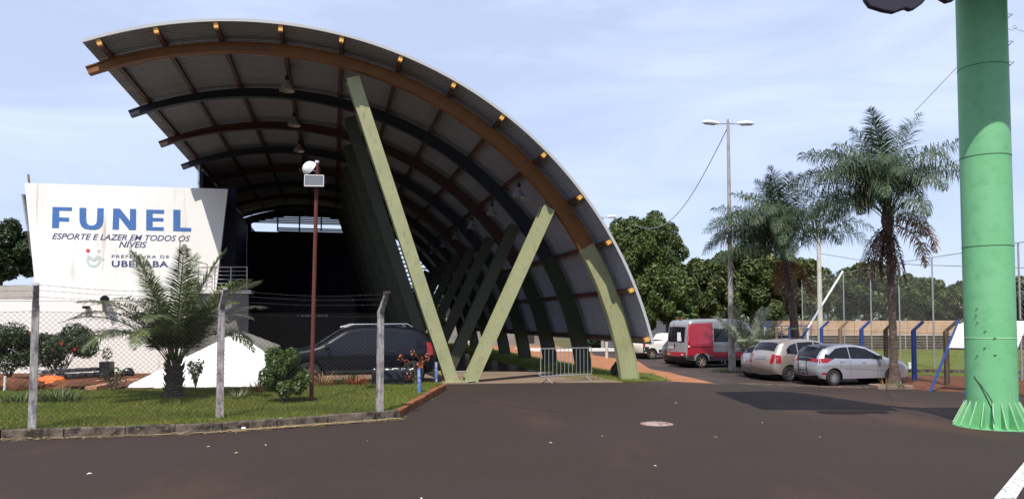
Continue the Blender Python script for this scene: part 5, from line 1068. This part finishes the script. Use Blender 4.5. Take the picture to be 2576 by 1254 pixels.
# beige minivan
pc, *_ = car('beige_minivan', 'beige minivan parked left of the silver hatchback', hubpt(1984, 959), 2.76, .88,
    [(-1.90, .30), (-2.04, .42), (-2.06, .60), (-1.98, .95), (-1.93, 1.06), (-1.66, 1.48), (-1.50, 1.58), (-1.0, 1.63), (-.3, 1.64), (.35, 1.55), (1.0, 1.20), (1.25, 1.06), (1.85, .92), (2.15, .70), (2.18, .45), (2.08, .28)],
    .31, 'p_beige', zb=1.02, side_win=[[(-1.50, 1.10), (-1.50, 1.25), (-1.30, 1.42), (-.98, 1.50), (-.98, 1.06)], [(-.92, 1.06), (-.92, 1.52), (-.12, 1.55), (-.12, 1.04)], [(-.05, 1.04), (-.05, 1.55), (.30, 1.48), (.92, 1.14), (.95, 1.04)]],
    rear=[('rear_window', (-1.90, 1.12), (-1.68, 1.45), -.84, .84, 'glass', .008), ('windscreen', (.42, 1.50), (1.15, 1.12), -.88, .88, 'glass', .007), ('tail_lamp', (-2.03, .72), (-1.95, 1.04), .78, 1.0, 'tail_red', .012), ('tail_lamp', (-2.03, .72), (-1.95, 1.04), -1.0, -.78, 'tail_red', .012), ('tailgate_handle', (-2.0, .83), (-1.985, .89), -.42, .42, 'alloy', .02)],
    tail=[('tail_lamp', [(-1.98, .72), (-1.80, .74), (-1.78, 1.0), (-1.88, 1.06), (-1.96, 1.04)], 'tail_red')], mirror=(.85, 1.10), handles=[(-.75, .98), (.15, .96)], extra={'seams': (-.95, -.08, .95)}, tumble=.26, spokes=7)
b = MB(); b.box((-2.125, 0, .74), (.02, .42, .12)); b.build('number_plate', M['p_beige'], pc)
# grey hatch (seen left rear only)
gh, *_ = car('grey_hatchback', 'low grey hatchback half hidden behind the beige minivan', hubpt(1884, 947), 2.45, .82,
    [(-1.60, .28), (-1.72, .40), (-1.74, .62), (-1.68, .92), (-1.40, 1.22), (-1.26, 1.35), (-.8, 1.40), (-.1, 1.42), (.35, 1.34), (.9, 1.02), (1.6, .90), (1.95, .70), (1.98, .42), (1.9, .28)],
    .29, 'p_grey', zb=.90, side_win=[[(-1.25, .95), (-1.15, 1.20), (-.8, 1.31), (-.5, 1.32), (-.5, .93)], [(-.45, .93), (-.45, 1.33), (.2, 1.28), (.7, 1.0), (.75, .93)]],
    rear=[('rear_window', (-1.66, .97), (-1.36, 1.27), -.84, .84, 'glass', .008), ('windscreen', (.4, 1.32), (.88, 1.05), -.88, .88, 'glass', .007), ('tail_lamp', (-1.735, .68), (-1.68, .90), .76, 1.0, 'tail_red', .012), ('tail_lamp', (-1.735, .68), (-1.68, .90), -1.0, -.76, 'tail_red', .012)], hubs_side=1, tumble=.30, rim='steel_wheel', mirror=(.6, .98))
b = MB(); b.box((-1.82, 0.1, .72), (.02, .42, .13)); b.build('number_plate', M['plate'], gh)
# red and grey van
vn, Wv, smv, acv, sbv = car('minibus_van', 'red and grey minibus van with a paper taped in its rear window', hubpt(1764, 925), 3.2, .98,
    [(-2.39, .42), (-2.46, .50), (-2.47, .80), (-2.42, 1.50), (-2.32, 2.28), (-2.19, 2.40), (-1.0, 2.45), (.8, 2.45), (1.3, 2.30), (1.9, 1.55), (2.15, 1.25), (2.65, 1.05), (2.78, .80), (2.78, .45), (2.65, .38)],
    .34, 'p_vangrey', zb=1.35, side_win=[[(-.86, 1.30), (-.86, 1.98), (.75, 1.98), (.75, 1.30)], [(.82, 1.30), (.82, 1.98), (1.32, 1.95), (1.75, 1.42), (1.75, 1.28)]],
    rear=[('rear_window', (-2.44, 1.30), (-2.355, 2.02), -.86, .86, 'glass', .008), ('bumper_band', (-2.47, .56), (-2.47, .80), -1, 1, 'p_red', .006), ('windscreen', (1.32, 2.25), (1.95, 1.48), -.88, .88, 'glass', .007), ('rear_bumper', (-2.44, .44), (-2.47, .56), -1, 1, 'trim', .05)],
    tail=[('red_panel', [(-2.44, .62), (-2.41, 1.5), (-2.31, 2.22), (-.93, 2.28), (-.93, .62), (-1.15, .62), (-1.25, .74), (-1.95, .74), (-2.05, .62)], 'p_red'), ('red_sill', [(-.92, .44), (-.92, .80), (1.15, .80), (1.15, .44)], 'p_red'), ('sill_trim', [(-1.15, .40), (-1.15, .60), (1.15, .60), (1.15, .40)], 'trim'), ('rear_corner_trim', [(-2.45, .42), (-2.45, .64), (-2.10, .64), (-2.04, .42)], 'trim')],
    tumble=.05, mirror=(1.55, 1.5), rim='steel_wheel', extra={'seams': (-.90, .78)}, taper=.08, tw=.22, cat='van', spokes=6)
for me in smv([(-2.12, 1.30), (-2.10, 1.95), (-2.02, 2.02), (-1.10, 2.02), (-1.02, 1.95), (-1.02, 1.30), (-1.10, 1.22), (-2.04, 1.22)], .022, 'blind_window', M['p_red'], vn): link(bpy.data.objects.new('blind_window', me), vn)
for me in smv([(-2.43, .98), (-2.39, 1.32), (-2.30, 1.32), (-2.32, .98)], .02, 'tail_lamp', M['tail_red'], vn): link(bpy.data.objects.new('tail_lamp', me), vn)
for me in smv([(-2.42, 1.06), (-2.41, 1.14), (-2.32, 1.14), (-2.33, 1.06)], .026, 'reverse_lamp', M['lens'], vn): link(bpy.data.objects.new('reverse_lamp', me), vn)
for me in smv([(-2.25, 1.02), (-.95, 1.02), (-.95, 1.10), (-2.25, 1.10)], .018, 'side_strip', mat('dull_red', (.18, .02, .03), .5), vn): link(bpy.data.objects.new('side_strip', me), vn)
b = MB(); b.box((-2.565, -.38, 1.62), (.006, .30, .34)); b.box((-2.568, -.40, 1.45), (.006, .34, .20)); o = b.build('paper_sheet', M['paper'], vn)
b = MB(); b.box((-2.590, .30, 1.02), (.02, .42, .13)); b.build('number_plate', M['plate'], vn); b = MB(); b.box((-2.580, -.02, 1.12), (.05, .10, .16)); b.build('door_lock', M['trim'], vn, bevel=.02)
b = MB(); b.box((-2.220, .0, 2.47), (.12, .2, .06)); b.build('brake_lamp', M['tail_red'], vn); b = MB(); b.box((-2.590, .0, 1.6), (.012, .012, 1.5)); b.build('door_split', M['trim'], vn)
for y in (-.6, .55): b = MB(); b.box((-2.540, y, .68), (.02, .16, .05)); b.build('reflector', M['lens'], vn)
# white pickup and dark hatch
pk_, *_ = car('white_pickup', 'white pickup truck behind the red and grey van', hubpt(1639, 903), 2.95, .84,
    [(-2.00, .42), (-2.08, .60), (-2.08, .98), (-2.04, 1.10), (-.9, 1.12), (-.42, 1.16), (-.30, 1.52), (-.1, 1.58), (.55, 1.56), (1.2, 1.12), (2.0, .98), (2.25, .8), (2.28, .5), (2.2, .38)],
    .33, 'p_white', zb=1.10, side_win=[[(-.22, 1.14), (-.2, 1.46), (.45, 1.46), (.95, 1.14)]], rear=[('tonneau', (-1.98, 1.10), (-.5, 1.14), -.88, .88, 'trim', .012)],
    tail=[('tail_lamp', [(-2.06, .80), (-2.04, 1.04), (-1.92, 1.04), (-1.93, .80)], 'tail_red'), ('rear_corner', [(-2.05, .46), (-2.05, .78), (-1.7, .78), (-1.7, .46)], 'trim'), ('sill_trim', [(-1.0, .42), (-1.0, .60), (1.0, .60), (1.0, .42)], 'trim')], rim='steel_wheel', cat='pickup', tumble=.25, spokes=6, mirror=(.9, 1.2))
dk, *_ = car('dark_hatchback', 'dark hatchback mostly hidden between the white pickup and the van', hubpt(1682, 913), 2.45, .82,
    [(-1.65, .28), (-1.76, .40), (-1.78, .62), (-1.72, .92), (-1.45, 1.24), (-1.28, 1.38), (-.8, 1.43), (-.1, 1.44), (.35, 1.34), (.9, 1.02), (1.6, .90), (1.95, .70), (1.98, .42), (1.9, .28)],
    .29, 'p_dark', zb=.90, side_win=[[(-1.25, .95), (-1.15, 1.20), (-.8, 1.31), (-.5, 1.32), (-.5, .93)]], rear=[('rear_window', (-1.70, .97), (-1.40, 1.29), -.84, .84, 'glass', .008)], hubs_side=1, tumble=.30, mirror=(.6, .98))
# black SUV facing left
sv, Ws, sms, acs, sbs = car('black_suv', 'black estate car with silver roof rails parked behind the garden bushes', hubpt(1037, 966, .02), 2.95, .92,
    [(-2.10, .36), (-2.20, .50), (-2.20, .80), (-2.12, 1.10), (-1.86, 1.50), (-1.66, 1.62), (-1.0, 1.70), (-.2, 1.71), (.45, 1.63), (1.15, 1.20), (1.32, 1.10), (2.0, 1.00), (2.35, .80), (2.42, .55), (2.35, .34)],
    .36, 'p_black', lower='trim', zb=1.06, side_win=[[(-1.62, 1.16), (-1.50, 1.44), (-1.18, 1.52), (-.98, 1.13)], [(-.92, 1.13), (-1.12, 1.53), (-.12, 1.60), (-.12, 1.10)], [(-.05, 1.10), (-.05, 1.60), (.40, 1.53), (1.02, 1.14), (1.05, 1.09)]],
    rear=[('rear_window', (-2.08, 1.18), (-1.82, 1.52), -.84, .84, 'glass', .008), ('windscreen', (.52, 1.58), (1.22, 1.17), -.88, .88, 'glass', .007)],
    tail=[('tail_lamp', [(-2.10, .86), (-2.04, 1.22), (-1.90, 1.24), (-1.90, .86)], 'tail_red'), ('head_lamp', [(2.05, .82), (2.0, .94), (1.80, .93), (1.95, .80)], 'lens'), ('sill_trim', [(-1.0, .38), (-1.0, .46), (1.0, .46), (1.0, .38)], 'trim')],
    heading=(-.955, -.30), hubs_side=1, z0=.02, mirror=(.98, 1.16), handles=[(-.85, .98), (.1, .96)], extra={'seams': (-1.0, -.08, 1.0)}, tumble=.36, group='vehicles parked by the canopy', spokes=7)
for sd_ in (-1, 1): b = MB(); b.tube([(-1.5, sd_ * .62, 1.68), (-1.35, sd_ * .62, 1.77), (.2, sd_ * .62, 1.76), (.5, sd_ * .62, 1.67)], .022, 8); b.build('roof_rail', M['alloy'], sv, smooth=40)
# ---------------------------------------------------------------- litter and leaves on the asphalt
random.seed(77)
V = []; Fc = []
spots = [(595, 1138, 'below the middle fence post'), (668, 1118, 'left of the reddish stain, upper one'), (925, 1108, 'below the right fence post'), (1060, 1252, 'at the bottom edge left of the middle'), (1230, 1261, 'at the bottom edge near the middle'), (1385, 1112, 'in the middle of the road left of the manhole'), (1515, 1095, 'just left of the manhole'), (1648, 1170, 'below the manhole'), (1800, 1098, 'right of the manhole'), (1918, 1062, 'just below the sign shadow'), (2062, 1098, 'between the manhole and the green column'), (225, 1190, 'at the lower left of the road'), (524, 1122, 'below the kerb left of the middle fence post'), (1088, 1004, 'beside the brown kerb, upper one'), (1060, 1014, 'beside the brown kerb, lower one'), (1700, 1012, 'in front of the nearest arch foot')]
k_ = 0
for (px, py, where) in spots:
    p = gp(px, py, .022); s = random.uniform(.02, .045); a = random.uniform(0, 3); b = MB(); d = Vector((math.cos(a), math.sin(a), 0)) * s; e = Vector((-math.sin(a), math.cos(a), 0)) * s * .4
    b.add([-d, e + Vector((0, 0, .012)), d, -e + Vector((0, 0, .006)), -d * .9 - Vector((0, 0, .006)), e * .9, d * .9 - Vector((0, 0, .006)), -e * .9], [(0, 1, 2, 3), (7, 6, 5, 4), (0, 4, 5, 1), (1, 5, 6, 2), (2, 6, 7, 3), (3, 7, 4, 0)])
    o = b.build('litter_scrap', M['litter'] if k_ % 2 else M['straw'], None); o.location = p; tag(o, 'small pale scrap on the asphalt ' + where, 'litter', 'scraps scattered on the asphalt'); k_ += 1
def straw(A, B, n, name, label):
    V = []; Fc = []
    for k in range(n):
        f = random.random(); p = A.lerp(B, f) + Vector((random.gauss(0, .05), random.gauss(-.06, .05), .012 + random.random() * .03)); a = random.gauss(math.atan2(B.y - A.y, B.x - A.x), .7); l = random.uniform(.03, .10); d = Vector((math.cos(a), math.sin(a), random.uniform(-.1, .1))) * l; e = Vector((-math.sin(a), math.cos(a), 0)) * .005; q = len(V)
        V += [tuple(p - d - e), tuple(p + d - e), tuple(p + d + e), tuple(p - d + e)]; Fc.append((q, q + 1, q + 2, q + 3))
    tag(np_obj(name, V, Fc, M['straw']), label, 'dry grass', kind='stuff')
straw(gp(0, 1108), gp(560, 1088), 260, 'dry_straw', 'dry straw scattered along the left kerb'); straw(gp(560, 1087), gp(1010, 1054), 900, 'dry_straw', 'dry straw swept against the kerb by the right fence post'); straw(gp(1700, 960), gp(2200, 976), 300, 'dry_straw', 'dry leaf bits along the car park edge')
for px, py, lb in ((703, 1062 - 8, 'white crumpled paper on the lawn below the green bush'), (612, 1078, 'white paper scrap beside the kerb right of the middle post')):
    crumple('paper_scrap', lb, gp(px, py, .10 if px > 650 else .015), .045, .03, .025, 'litter', 'paper', 3)
